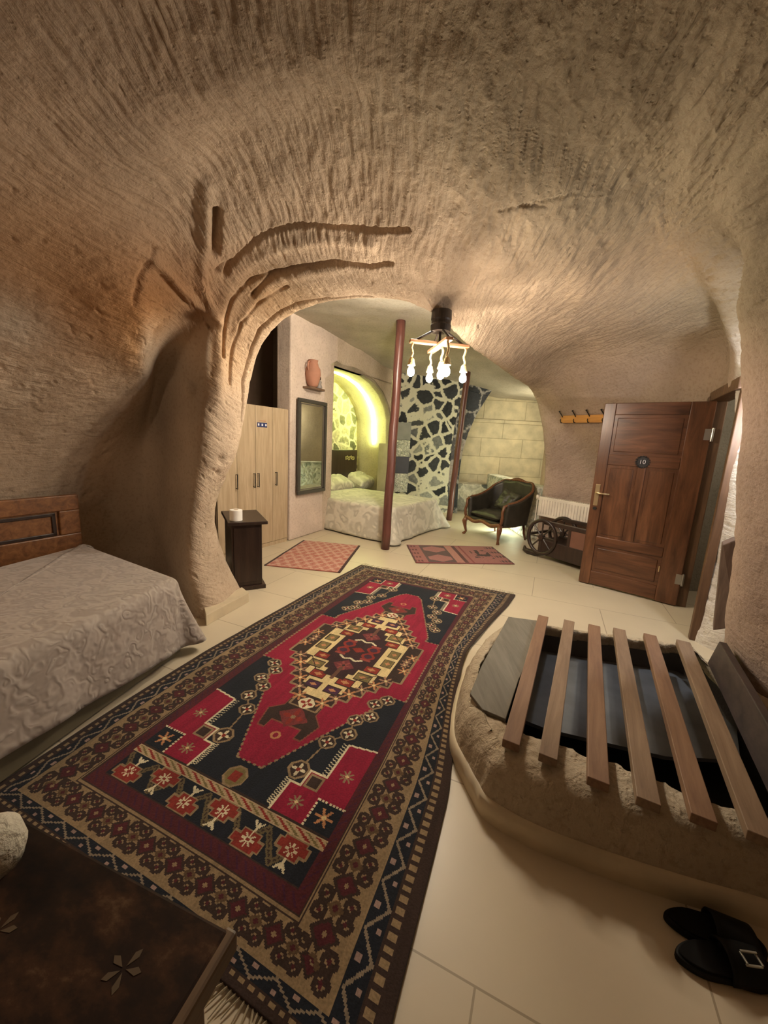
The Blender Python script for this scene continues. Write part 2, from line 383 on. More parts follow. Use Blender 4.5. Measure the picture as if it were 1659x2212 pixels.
# a shallow knocked hole in the smooth recess and scars on the pillar
for (x, y), r, am in [((412, 842), .05, .05), ((475, 993), .04, .03), ((470, 1020), .02, .02)]:
    p = on_shell([(x, y)])[0]; dd = np.linalg.norm(G-p, axis=2); d -= am*np.exp(-(dd/r)**2)*(V < 5)
S = G+NRM*d[..., None]
S[:, 0, 2] = -.02; S[:, -1, 2] = -.02
# tone of the rock, with some light and falloff painted in
base = np.array([.49, .385, .285])
T = np.ones((m_, n_, 3))*base
cn = fbm(A*1.1, B*1.1, 40, 4)[..., None]
T = T+(np.array([.34, .255, .185])-T)*(sstep(3.5, 5.2, V)*sstep(3.0, 5.0, Uu))[..., None]*.8  # near rock darkened to stand in for lamplight falling off
olive = np.array([.285, .24, .165]); T = T+(olive-T)*(sstep(5, 7.5, Uu)*(1-sstep(9.5, 10.5, Uu))*sstep(2.4, 4.2, V))[..., None]*.9  # olive hue of the vault, also darkened in place of fading light
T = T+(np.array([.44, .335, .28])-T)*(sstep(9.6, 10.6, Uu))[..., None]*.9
for (x, y), r, col, am in [((190, 640), .42, (.40, .20, .08), .55), ((330, 660), .38, (.37, .17, .06), .75), ((420, 640), .30, (.36, .17, .07), .6), ((330, 740), .30, (.50, .27, .10), .6),
                           ((560, 640), .22, (.55, .33, .16), .5), ((500, 760), .28, (.52, .33, .17), .5), ((60, 520), .4, (.38, .22, .11), .45), ((640, 660), .3, (.58, .40, .22), .4),
                           ((20, 700), .18, (.55, .50, .42), .5), ((1400, 560), .5, (.5, .33, .2), .3)]:
    p = on_shell([(x, y)])[0]; dd = np.linalg.norm(G-p, axis=2)
    wgt = am*np.exp(-(dd/r)**2)*(.55+.9*(cn[..., 0]))*((V > 1) & (V < 7))*(1-.6*smooth_zone)
    T = T+(np.array(col)-T)*np.clip(wgt, 0, 1)[..., None]
T = T+(np.array([.72, .69, .63])-T)*(sstep(4.9, 5.05, V)*(1-sstep(6.0, 6.4, V))*sstep(9.6, 10.2, Uu))[..., None]*.85  # bright light beside the entrance painted in as a pale band
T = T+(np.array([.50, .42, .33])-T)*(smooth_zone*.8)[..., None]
T *= .86+.28*cn
stn = .6*(1-.75*smooth_zone)
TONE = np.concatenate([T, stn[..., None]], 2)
UV = np.stack([A, B], -1)
vq = .5*(V[:-1, :-1]+V[1:, 1:]); uq = .5*(Uu[:-1, :-1]+Uu[1:, 1:])
Sc = .25*(S[:-1, :-1]+S[1:, :-1]+S[:-1, 1:]+S[1:, 1:])
door_hole = (vq > 4.04) & (vq < 5.0) & (uq > 9) & (Sc[..., 2] < 1.99)
zone_l = uq < 4.6; zone_r = uq > 10.1; zone_b = vq > 10
NS = grid_normals(S)
if (NS*NRM).sum() < 0: NS = -NS
def shell_part(name, keep):
    keep = keep & ~door_hole
    rows = np.where(keep.any(1))[0]; cols = np.where(keep.any(0))[0]
    r0, r1, c0, c1 = rows[0], rows[-1]+2, cols[0], cols[-1]+2
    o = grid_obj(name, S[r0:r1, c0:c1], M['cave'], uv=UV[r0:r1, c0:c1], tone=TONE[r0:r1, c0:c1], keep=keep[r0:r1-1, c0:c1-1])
    bm = bmesh.new(); bm.from_mesh(o.data)
    loose = [v for v in bm.verts if not v.link_faces]
    if loose: bmesh.ops.delete(bm, geom=loose, context='VERTS')
    bm.to_mesh(o.data); bm.free()
    return struct(o)
shell_part('wall_left', zone_l & ~zone_b)
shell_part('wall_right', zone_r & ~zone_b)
shell_part('ceiling', ~zone_l & ~zone_r & ~zone_b)
shell_part('wall_rear', zone_b)

# ------------------------------------------------------------ floor
def floor_mat():
    m, nt, b = new_mat('floor_tile'); L = nt.links
    co = coords(nt, 'Object', rot=(0, 0, 0.0))
    vr = N(nt, 'ShaderNodeVectorRotate', rotation_type='Z_AXIS'); vr.inputs['Angle'].default_value = math.atan2(.39, .92); L.new(co, vr.inputs['Vector'])
    ad = N(nt, 'ShaderNodeVectorMath', operation='ADD'); ad.inputs[1].default_value = (.82+10, .30+10, 0); L.new(vr.outputs[0], ad.inputs[0])
    br = N(nt, 'ShaderNodeTexBrick', offset=.5, ins={'Scale': 1, 'Mortar Size': .0035, 'Mortar Smooth': .2, 'Brick Width': 1.2, 'Row Height': .62, 'Color1': (.62, .53, .39, 1), 'Color2': (.59, .50, .365, 1), 'Mortar': (.36, .29, .2, 1)})
    L.new(ad.outputs[0], br.inputs['Vector'])
    n = N(nt, 'ShaderNodeTexNoise', ins={'Scale': 2.2, 'Detail': 5}); L.new(co, n.inputs['Vector'])
    r = ramp(nt, [(.2, (.9, .9, .9)), (.8, (1.04, 1.04, 1.04))]); L.new(n.outputs[0], r.inputs[0])
    mu = N(nt, 'ShaderNodeMixRGB', blend_type='MULTIPLY'); mu.inputs[0].default_value = .9; L.new(br.outputs[0], mu.inputs[1]); L.new(r.outputs[0], mu.inputs[2])
    L.new(mu.outputs[0], b.inputs['Base Color'])
    rr = ramp(nt, [(.1, (.33, .33, .33)), (.9, (.40, .40, .40))]); L.new(n.outputs[0], rr.inputs[0]); L.new(rr.outputs[0], b.inputs['Roughness'])
    return m
M['floor'] = floor_mat()
#fl_ = MB(); hx0, hx1, hy0, hy1 = .72, 1.88, 1.15, 2.0
#for q in [((-3.4, -2.4), (5.4, hy0)), ((-3.4, hy1), (5.4, 10.2)), ((-3.4, hy0), (hx0, hy1)), ((hx1, hy0), (5.4, hy1))]: fl_.box2((*q[0], -.06), (*q[1], 0))
#struct(fl_.build('floor', M['floor']))

# ------------------------------------------------------------ back chamber
yy, xx = np.meshgrid(np.linspace(3.75, 9.6, 90), np.linspace(-3.0, 3.6, 90), indexing='ij')
zz = 2.98-.22*sstep(6.0, 8.4, yy)-.25*sstep(.8, 2.6, xx)*sstep(5, 7, yy)+(fbm(xx*1.5, yy*1.5, 50, 3)-.5)*.10
struct(grid_obj('ceiling_back', np.stack([xx, yy, zz], -1), M['ceil']))
MIR0, MIR1 = np.array([-1.31, 5.24]), np.array([-.96, 5.98])
edge = [(697, 1146), (697, 1062), (699, 960), (702, 872), (704, 818), (716, 808), (717, 787), (731, 780), (736, 705)]
poly = [(-1.31, 5.24, 0)]+[tuple(atw(x, y, MIR0, MIR1)) for x, y in edge]+[(-1.31, 5.24, 3.15)]
poly[1] = (poly[1][0], poly[1][1], 0.0); poly[-2] = (*poly[-2][:2], 3.15)
struct(MB().prism(poly, (-.22, .12, 0)).build('wall_pillar_face', M['plaster_pink'], bevel=.02))
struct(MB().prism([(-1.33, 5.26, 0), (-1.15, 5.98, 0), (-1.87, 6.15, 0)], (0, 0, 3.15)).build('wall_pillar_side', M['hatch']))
dark = plain('dark_brown_panel', (.11, .07, .045), .8)  # plain dark brown for the walls behind and above the wardrobe
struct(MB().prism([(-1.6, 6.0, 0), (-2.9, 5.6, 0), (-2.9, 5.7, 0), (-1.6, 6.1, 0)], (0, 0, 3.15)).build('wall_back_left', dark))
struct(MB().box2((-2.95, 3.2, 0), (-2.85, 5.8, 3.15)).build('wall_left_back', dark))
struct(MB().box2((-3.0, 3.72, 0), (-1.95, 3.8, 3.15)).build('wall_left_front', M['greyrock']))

# alcove with the lit barrel niche
P0, P1 = np.array([-.82, 6.27]), np.array([.13, 8.0])
wd = (P1-P0)/np.linalg.norm(P1-P0); wn = np.array([-wd[1], wd[0]])           # wn points away from the room
def wp(s, z, dep=0): q = P0+wd*s+wn*dep; return (q[0], q[1], z)
def ws(x, y):
    p = atw(x, y, P0, P1); return (p[:2]-P0)@wd, p[2]
sil = [ws(*q) for q in [(843, 1062), (843, 955), (843, 905), (838, 880), (826, 852), (808, 828), (786, 811), (764, 801), (740, 796)]]
s_r = sil[0][0]; s_c, z_c = sil[-1]
s_l = ws(662, 900)[0]; kl = (s_c-s_l)/(s_r-s_c); left = [(s_c-(s-s_c)*kl, z) for s, z in sil[::-1][1:]]
arch = sil[::-1]+[] ; arch = [(s, z) for s, z in left[::-1]][::-1]
curve = sil+left                                   # right foot, up, over, to left foot
curve[0] = (curve[0][0], 0.0); curve[-1] = (curve[-1][0], 0.0)
DEP = .80
mb = MB()
Lw = np.linalg.norm(P1-P0)
outer = [(s_r, 0), (Lw+.06, 0), (Lw+.06, 3.0), (s_c, 3.0)]
# right half of the wall face, then left half, as quads fanned from the curve to the outline
def face_strip(cv, x_out):
    for (s0, z0), (s1, z1) in zip(cv[:-1], cv[1:]):
        mb.prism([wp(s0, z0), wp(s1, z1), wp(x_out, z1 if z1 > z0 else z1), wp(x_out, z0)], tuple(np.append(wn*.10, 0)))
half = len(sil)
face_strip(curve[:half], Lw+.06); face_strip(curve[half-1:], -.12)
mb.prism([wp(Lw+.06, z_c), wp(-.12, z_c), wp(-.12, 3.05), wp(Lw+.06, 3.05)], tuple(np.append(wn*.10, 0)))
struct(mb.build('wall_alcove', M['plaster']))
M['niche'] = cave_mat('niche_plaster', use_col=False, base=(.66, .60, .42), bs=.25)
barrel = np.array([[wp(s, z, dd) for dd in np.linspace(0, DEP, 8)] for s, z in curve])
o = struct(grid_obj('wall_niche_barrel', barrel, M['niche'], smooth=True)); sm = o.modifiers.new('solid', 'SOLIDIFY'); sm.thickness = -.06
M['nichestone'] = stone_mat('niche_stone', (.74, .68, .48), [(0, (.10, .10, .06)), (.5, (.45, .42, .27)), (1, (.62, .56, .38))], scale=4.2, gap=.07)
mb = MB(); mb.prism([wp(s_l-.05, 0, DEP), wp(s_r+.05, 0, DEP), wp(s_r+.05, 3.0, DEP), wp(s_l-.05, 3.0, DEP)], tuple(np.append(wn*.1, 0)))
struct(mb.build('wall_niche_stone', M['nichestone']))
# ledge running round the niche's right jamb and the pier under it
zl = atw(830, 957, P0, P1)[2]
mb = MB(); mb.prism([wp(s_r-.10, zl-.09, .18), wp(s_r+.02, zl-.09, .18), wp(s_r+.02, zl, .18), wp(s_r-.10, zl, .18)], tuple(np.append(wn*(DEP-.18), 0)))
struct(mb.build('trim_1', M['niche'], bevel=.01))
mb = MB(); mb.prism([wp(s_r-.26, 0, -.05), wp(Lw, 0, -.05), wp(Lw, zl-.01, -.05), wp(s_r-.26, zl-.01, -.05)], tuple(np.append(wn*.23, 0)))
struct(mb.build('wall_alcove_pier', plain('pier_taupe', (.40, .35, .27), .8)))
# LED strip following the vault at mid depth
led = [ws(x, y) for x, y in [(843, 962), (843, 905), (838, 880), (826, 852), (808, 828), (786, 811), (764, 801), (740, 796)]]
ledc = led+[(s_c-(s-s_c)*kl, z) for s, z in led[::-1][1:]]
ledm = plain('led_glow', (1, 1, .6), .5, emit=(.86, 1.0, .34), estr=70)
cx = s_c
pts = [wp(cx+(s-cx)*.975, z_c-.9+(z-z_c+.9)*.985, .38) for s, z in ledc]
o = MB().tube(pts, .013, 6).build('led_strip', ledm)
tag(o, 'glowing yellow-green light strip following the arch of the alcove', 'light strip')

# stone back wall with the big dark arch, then the block wall inside it
M['stone'] = stone_mat('basalt_rubble', (.62, .60, .46), [(0, (.015, .017, .02)), (.6, (.04, .045, .05)), (.8, (.16, .17, .16)), (1, (.34, .35, .30))], scale=4.2, gap=.10, warp=.16)
M['voussoir'] = stone_mat('arch_stone', (.30, .28, .26), [(0, (.02, .024, .032)), (.5, (.06, .06, .07)), (.75, (.22, .19, .18)), (1, (.34, .30, .27))], scale=2.4, gap=.02, warp=.2)
SA, SB = np.array([.10, 8.02]), np.array([3.4, 8.35])
def sp(x, y): return tuple(atw(x, y, SA, SB))
inner = [sp(*q) for q in [(989, 1092), (990, 1050), (994, 1010), (1000, 975), (1012, 935), (1030, 895), (1055, 855), (1078, 822), (1105, 800)]]
outer_ = [sp(*q) for q in [(968, 1100), (968, 1050), (972, 1005), (976, 960), (983, 915), (992, 875), (1002, 840), (1012, 800), (1030, 770)]]
inner[0] = (*inner[0][:2], 0); outer_[0] = (*outer_[0][:2], 0)
mb = MB()
for i in range(len(inner)-1):
    mb.prism([outer_[i], inner[i], inner[i+1], outer_[i+1]], (-.05, .5, 0))
struct(mb.build('wall_arch_ring', M['voussoir'], bevel=.01))
mb = MB(); lft = (SA[0]-.05, SA[1])
mb.prism([(lft[0], lft[1], 0)]+outer_+[(lft[0], lft[1], outer_[-1][2]+.2)], (-.02, .3, 0))
struct(mb.build('wall_back', M['stone']))
mb = MB(); top = [inner[-1], (3.4, 8.35, inner[-1][2]+.0), (3.4, 8.35, 3.3), (outer_[-1][0], outer_[-1][1], 3.3), outer_[-1]]
mb.prism(top, (0, .5, 0)); struct(mb.build('wall_back_top', M['voussoir']))
def block_mat():
    m, nt, b = new_mat('tuff_blocks'); L = nt.links
    co = coords(nt, 'Object', rot=(math.radians(90), 0, 0), loc=(5, 5, 5))
    br = N(nt, 'ShaderNodeTexBrick', offset=.5, ins={'Scale': 1, 'Mortar Size': .012, 'Mortar Smooth': .8, 'Brick Width': .95, 'Row Height': .42, 'Color1': (.56, .49, .33, 1), 'Color2': (.48, .42, .29, 1), 'Mortar': (.43, .375, .25, 1)})
    L.new(co, br.inputs['Vector'])
    n = N(nt, 'ShaderNodeTexNoise', ins={'Scale': 5, 'Detail': 8}); c2 = coords(nt); L.new(c2, n.inputs['Vector'])
    r = ramp(nt, [(.3, (.75, .75, .75)), (.7, (1.15, 1.12, 1.08))]); L.new(n.outputs[0], r.inputs[0])
    mu = N(nt, 'ShaderNodeMixRGB', blend_type='MULTIPLY'); mu.inputs[0].default_value = .9; L.new(br.outputs[0], mu.inputs[1]); L.new(r.outputs[0], mu.inputs[2])
    L.new(mu.outputs[0], b.inputs['Base Color']); b.inputs['Roughness'].default_value = .9
    ad = N(nt, 'ShaderNodeMath', operation='MULTIPLY_ADD'); L.new(br.outputs['Fac'], ad.inputs[0]); ad.inputs[1].default_value = -1; L.new(n.outputs[0], ad.inputs[2])
    bump(nt, b, ad.outputs[0], .6, .015)
    return m
M['blocks'] = block_mat()
struct(MB().box2((1.2, 8.95, 0), (4.2, 9.05, 3.2)).build('wall_back_blocks', M['blocks']))
o = MB().box2((1.7, 8.9, 1.98), (4.2, 8.96, 2.06)).build('trim_2', M['blocks'], bevel=.01); struct(o)
struct(MB().prism([(1.55, 8.45, 0), (2.8, 8.5, 0), (4, 8.95, 0), (1.5, 8.95, 0)], (0, 0, .62)).build('wall_back_sill', stone_mat('low_rubble', (.55, .52, .40), [(0, (.10, .11, .10)), (.3, (.40, .38, .3)), (1, (.6, .56, .42))], scale=3, gap=.03), bevel=.04))
M['brightrock'] = stone_mat('pitted_white_rock', (.80, .80, .68), [(0, (.3, .34, .26)), (.4, (.7, .7, .58)), (1, (.85, .85, .72))], scale=9, gap=.02)
struct(MB().prism([(2.30, 6.12, 0), (2.25, 8.6, 0), (2.5, 8.6, 0), (2.7, 6.12, 0)], (0, 0, .86)).build('wall_back_right_low', M['brightrock'], bevel=.03))
struct(MB().prism([(2.86, 5.9, 0), (3.6, 9.0, 0), (3.8, 9.0, 0), (3.0, 5.9, 0)], (0, 0, 3.2)).build('wall_back_right', M['plaster']))

# entrance passage beyond the door
H0, H1 = np.array([2.92, 3.60]), np.array([2.55, 2.93])     # hinge jamb and latch jamb in plan
yy, zz = np.meshgrid(np.linspace(2.2, 4.6, 40), np.linspace(0, 2.4, 40), indexing='ij')
xx = 3.75+.15*np.sin(yy*2)+(fbm(yy*3, zz*3, 60, 4)-.5)*.25-.25*(zz/2.4)**2
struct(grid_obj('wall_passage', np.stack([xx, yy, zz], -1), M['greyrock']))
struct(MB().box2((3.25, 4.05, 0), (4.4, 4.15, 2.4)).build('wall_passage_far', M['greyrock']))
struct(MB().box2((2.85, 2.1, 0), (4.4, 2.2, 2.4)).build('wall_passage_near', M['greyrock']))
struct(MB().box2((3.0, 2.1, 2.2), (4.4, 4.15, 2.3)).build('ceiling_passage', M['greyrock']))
# frame timbers
fw = wood('frame_timber', (.07, .035, .018), (.17, .09, .045), .55)
hd = (H0-H1)/np.linalg.norm(H0-H1); hn = np.array([hd[1], -hd[0]])
def jamb(p, w0, w1, d0, d1, z0, z1):
    q = [p+hd*a+hn*b for a, b in ((w0, d0), (w1, d0), (w1, d1), (w0, d1))]
    return [(x, y, z0) for x, y in q], (0, 0, z1-z0)
mb = MB(); mb.prism(*jamb(H0, .005, .075, -.05, .09, 0, 2.0)); a = struct(mb.build('trim_3', fw, bevel=.006))
mb = MB(); mb.prism(*jamb(H1, -.045, .01, -.01, .05, 0, 2.0)); struct(mb.build('trim_4', fw, bevel=.006))
mb = MB(); mb.prism(*jamb(H1, -.06, .84, -.04, .10, 1.955, 2.04)); struct(mb.build('trim_5', fw, bevel=.006))
# pillar skirting tiles
sk = plain('skirting_tile', (.62, .52, .36), .4)
q = [atz(538, 1300), atz(446, 1352)]; q2 = [atz(525, 1290), atz(440, 1338)]
struct(MB().prism([(q[0][0], q[0][1], 0), (q[1][0], q[1][1], 0), (q2[1][0]-.02, q2[1][1]+.05, 0), (q2[0][0]-.02, q2[0][1]+.03, 0)], (0, 0, .085)).build('baseboard_left', sk, bevel=.004))

# ------------------------------------------------------------ woven carpets, knotted cell by cell
def weave_mat():
    m, nt, b = new_mat('wool_pile'); L = nt.links
    a = N(nt, 'ShaderNodeAttribute', attribute_name='tone')
    n = N(nt, 'ShaderNodeTexNoise', ins={'Scale': 140, 'Detail': 3}); co = coords(nt); L.new(co, n.inputs['Vector'])
    r = ramp(nt, [(.3, (.72, .72, .72)), (.7, (1.2, 1.2, 1.2))]); L.new(n.outputs[0], r.inputs[0])
    mu = N(nt, 'ShaderNodeMixRGB', blend_type='MULTIPLY'); mu.inputs[0].default_value = .8; L.new(a.outputs['Color'], mu.inputs[1]); L.new(r.outputs[0], mu.inputs[2])
    L.new(mu.outputs[0], b.inputs['Base Color']); b.inputs['Roughness'].default_value = .92; b.inputs['Specular IOR Level'].default_value = .2
    b.inputs['Sheen Weight'].default_value = .12
    bump(nt, b, n.outputs[0], .5, .003)
    return m
M['wool'] = weave_mat()
RED, NAVY, MAR = (.24, .008, .032), (.009, .011, .018), (.07, .012, .017)
CRM, TAN, BRN = (.62, .48, .24), (.25, .172, .095), (.036, .020, .016)
ORG_, OLV, WHT, BRICK = (.44, .20, .09), (.17, .13, .05), (.62, .54, .36), (.22, .025, .018)
RW, RH, CS = 172.0, 332.0, .5
NXr, NYr = int(RW/CS), int(RH/CS)
Yc, Xc = np.meshgrid((np.arange(NYr)+.5)*CS, (np.arange(NXr)+.5)*CS, indexing='ij')
IMG = np.zeros((NYr, NXr, 3))
def fill(mask, c): IMG[mask] = c
def poly(pts, c, out=None, ow=1.0):
    pts = np.array(pts, float); m = np.zeros(Xc.shape, bool)
    x0, y0 = pts.min(0)-1; x1, y1 = pts.max(0)+1
    j0, j1 = max(0, int(x0/CS)), min(NXr, int(x1/CS)+1); i0, i1 = max(0, int(y0/CS)), min(NYr, int(y1/CS)+1)
    X, Y = Xc[i0:i1, j0:j1], Yc[i0:i1, j0:j1]; ins = np.zeros(X.shape, bool)
    n = len(pts)
    for k in range(n):
        ax, ay = pts[k]; bx, by = pts[(k+1) % n]
        if ay == by: continue
        ins ^= ((ay > Y) != (by > Y)) & (X < (bx-ax)*(Y-ay)/(by-ay)+ax)
    m[i0:i1, j0:j1] = ins
    if c is not None: IMG[m] = c
    if out is not None: line(list(pts)+[pts[0]], ow, out)
    return m
def line(pts, wdt, c, dash=None):
    for (ax, ay), (bx, by) in zip(pts[:-1], pts[1:]):
        x0, x1 = min(ax, bx)-wdt, max(ax, bx)+wdt; y0, y1 = min(ay, by)-wdt, max(ay, by)+wdt
        j0, j1 = max(0, int(x0/CS)), min(NXr, int(x1/CS)+1); i0, i1 = max(0, int(y0/CS)), min(NYr, int(y1/CS)+1)
        if j1 <= j0 or i1 <= i0: continue
        X, Y = Xc[i0:i1, j0:j1], Yc[i0:i1, j0:j1]; l2 = (bx-ax)**2+(by-ay)**2+1e-9
        t = np.clip(((X-ax)*(bx-ax)+(Y-ay)*(by-ay))/l2, 0, 1)
        dd = np.hypot(X-ax-t*(bx-ax), Y-ay-t*(by-ay)); mm = dd < wdt/2
        if dash: mm &= ((t*math.sqrt(l2)) % dash) < dash*.6
        IMG[i0:i1, j0:j1][mm] = c
def dia(cx, cy, rx, ry, c): fill(np.abs(Xc-cx)/rx+np.abs(Yc-cy)/ry < 1, c)
def rect(x0, y0, x1, y1, c): fill((Xc > x0) & (Xc < x1) & (Yc > y0) & (Yc < y1), c)
def octa(cx, cy, r, c, k=1.35): fill((np.abs(Xc-cx) < r) & (np.abs(Yc-cy) < r) & (np.abs(Xc-cx)+np.abs(Yc-cy) < r*k), c)
def flower(cx, cy, r, c, c2, n=8):
    q = np.hypot(Xc-cx, Yc-cy); th = np.arctan2(Yc-cy, Xc-cx)
    fill(q < r*(.58+.42*np.cos(n*th)), c); fill(q < r*.22, c2)
def rosette(cx, cy, r):
    octa(cx, cy, r, TAN); octa(cx, cy, r*.78, BRN); flower(cx, cy, r*.7, WHT, BRICK, 4); octa(cx, cy, r*.2, BRICK)
rng2 = np.random.RandomState(3)
# borders: real distances on each side mapped to one canonical width
can = [0, 3, 6, 7, 14, 15, 31, 38, 400]
sides = [np.interp(Xc, [0, 2, 4, 5, 10.5, 11.5, 27.5, 34, 400], can), np.interp(RW-Xc, [0, 3.5, 7.5, 8.3, 15.5, 16.8, 34.0, 39.5, 400], can),
         np.interp(Yc, [0, 1.5, 3, 3.5, 7.5, 8.5, 20, 27, 400], can), np.interp(RH-Yc, [0, 2, 4, 5, 9, 10, 28, 32, 400], can)]
D = np.minimum.reduce(sides); SI = np.argmin(np.stack(sides), 0)
AL = np.where(SI < 2, Yc, Xc)
IMG[:] = BRN
fill((D >= 3.6) & (D < 6), TAN); fill((D >= 3.6) & (D < 6) & ((AL % 3.4) < 1.5), BRN)
fill((D >= 7) & (D < 14), NAVY)
zz_ = np.abs((AL % 14)-7)/7*5.4+7.8; fill((D >= 7) & (D < 14) & (np.abs(D-zz_) < .6), (.22, .17, .12))
fill((D >= 7) & (D < 14) & (np.abs((AL % 14)-7) < .9) & (np.abs(D-12.2) < .9), (.30, .20, .17)); fill((D >= 7) & (D < 14) & ((AL % 14) < 1.4) & (np.abs(D-9) < .8), (.30, .20, .17))
fill((D >= 14) & (D < 15), TAN)
fill((D >= 15) & (D < 31), TAN)
a = (AL % 14)-7; b = D-23; W_ = (D >= 15.4) & (D < 30.4)
fill(W_ & (np.abs(np.abs(a)*1.0-np.abs(b)*1.05) < .9) & (np.abs(b) < 5), BRN)
for sx in (-1, 1):
    for sy in (-1, 1):
        q = np.hypot(a-sx*4.6, b-sy*4.5); fill(W_ & (q < 2.7) & (q > 1.3), BRN); fill(W_ & (q < .7), MAR)
fill(W_ & (np.abs(a)/4.6+np.abs(b)/5.2 < 1), BRN); fill(W_ & (np.abs(a)/3.3+np.abs(b)/3.8 < 1), MAR); fill(W_ & (np.abs(a)/1.0+np.abs(b)/1.0 < 1), TAN)
e = np.minimum(AL % 14, 14-(AL % 14)); fill(W_ & (e/2.4+np.abs(b)/3.0 < 1), (.10, .06, .03)); fill(W_ & (e/1.0+np.abs(b)/1.4 < 1), MAR)
fill(W_ & (e < 2.3) & (np.abs(np.abs(b)-5.6) < .7), BRN)
fill((D >= 30.4) & (D < 31), BRN); fill((D >= 31) & (D < 31.8), TAN); fill((D >= 31.8) & (D < 32.4), BRN)
fill((D >= 32.4) & (D < 38), MAR); fill((D >= 33.4) & (D < 37) & (((AL+D) % 4) < .8), (.05, .01, .03))
FX0, FX1 = 34.0, RW-39.5; CXM = .5*(FX0+FX1)
rect(FX0, 27, FX1, 300, NAVY)
# near panel of carnations and zigzag leaves
zp = [(FX0+1+k*7.6, 29 if k % 2 else 39) for k in range(13)]
line(zp, 2.2, (.12, .09, .045)); line(zp, .7, BRN, 1.6)
for k in range(7):
    cx = FX0+8+k*16.2; up = k % 2
    p = [(-5, -3), (-3.6, -3), (-3.6, -4.6), (3.6, -4.6), (3.6, -3), (5, -3), (5, 1), (3, 1), (3, 3.4), (-3, 3.4), (-3, 1), (-5, 1)]
    if k < 6:
        oy = 32 if not up else 36; sg = 1 if not up else -1
        poly([(cx+x*1.3, oy+sg*y*.95) for x, y in p], BRICK, TAN, .7); flower(cx, oy, 3.0, WHT, BRICK)
        line([(cx, oy+sg*3.6), (cx, oy+sg*6.6)], 1.0, WHT); line([(cx-2, oy+sg*7.2), (cx, oy+sg*4.8), (cx+2, oy+sg*7.2)], .9, WHT)
rect(FX0, 27, FX1, 27.7, BRN)
rect(FX0-1, 40.5, FX1+1, 44.4, (.40, .29, .17)); fill((Xc > FX0-1) & (Xc < FX1+1) & (Yc > 41) & (Yc < 44) & (((Xc+Yc*2.2) % 9) < 2.2), BRICK); fill((Xc > FX0-1) & (Xc < FX1+1) & (Yc > 41) & (Yc < 44) & (((Xc+Yc*2.2+4.5) % 9) < 1.8), OLV)
rect(FX0, 44.4, FX1, 45.6, BRN)
# the long red hexagon
CYM = 165.0
hexp = [(-7, -106), (7, -106), (38, -42), (38, -36), (49.5, -36), (49.5, 34), (38, 34), (38, 40), (11, 106), (6, 112), (-6, 112), (-11, 106), (-38, 40), (-38, 34), (-49.5, 34), (-49.5, -36), (-38, -36), (-38, -42)]
hexp = [(CXM+x, CYM+y) for x, y in hexp]
poly(hexp, RED); line(hexp+[hexp[0]], 1.1, TAN, 3.0)
# corner pieces, red steps with comb edges
for sy, yb in ((1, 45.6), (-1, 300)):
    for sx in (1, -1):
        x0 = FX0 if sx > 0 else FX1
        pts = [(0, 0), (27, 0), (27, 14), (22, 14), (22, 22), (14, 22), (14, 42), (0, 44)]
        P_ = [(x0+sx*x, yb+sy*y) for x, y in pts]
        poly(P_, RED); line(P_[1:], 1.0, WHT)
        for k in range(12):
            line([(x0+sx*27, yb+sy*(1+k*1.15)), (x0+sx*30, yb+sy*(2+k*1.15))], .5, WHT)
            line([(x0+sx*14, yb+sy*(22+k*1.7)), (x0+sx*17, yb+sy*(23+k*1.7))], .5, WHT)
        rect(min(x0+sx*14, x0+sx*21), min(yb+sy*14, yb+sy*21), max(x0+sx*14, x0+sx*21), max(yb+sy*14, yb+sy*21), TAN)
        rect(min(x0+sx*15, x0+sx*20), min(yb+sy*15, yb+sy*20), max(x0+sx*15, x0+sx*20), max(yb+sy*15, yb+sy*20), BRN)
        cx, cy = x0+sx*5.5, yb+sy*6
        rect(cx-6, cy-6, cx+6, cy+6, NAVY); line([(cx-6, cy+sy*6), (cx+6, cy+sy*6)], .8, WHT, 1.6); line([(cx+sx*6, cy-6), (cx+sx*6, cy+6)], .8, WHT, 1.6)
        flower(cx, cy, 4.2, ORG_, CRM, 6); flower(x0+sx*19, yb+sy*6.5, 3.6, TAN, CRM); flower(x0+sx*6.5, yb+sy*26, 3.6, TAN, CRM)
        # garland of rosettes in the navy
        g = [(44, 72), (42, 62), (36, 53), (30, 47.5), (24.5, 58), (21, 50)]
        g = [(42, 78), (36, 69), (39, 58), (30, 53), (33, 43), (36, 30), (33, 16)]
        gp = [(CXM-sx*(CXM-x0)*0+0, 0)]
        G_ = [(x0+sx*(x*.56+6), yb+sy*(y+8)) for x, y in [(8, 72), (17, 66), (13, 56), (24, 50), (21, 40), (33, 31), (38, 12)]]
        line(G_, .8, TAN)
        for k, (x, y) in enumerate(G_): rosette(x, y, 4.3 if k < 6 else 5)
octa(CXM, 50.5, 5.5, TAN); octa(CXM, 50.5, 4.6, OLV); rect(CXM-2.5, 48, CXM+2.5, 53, BRICK)
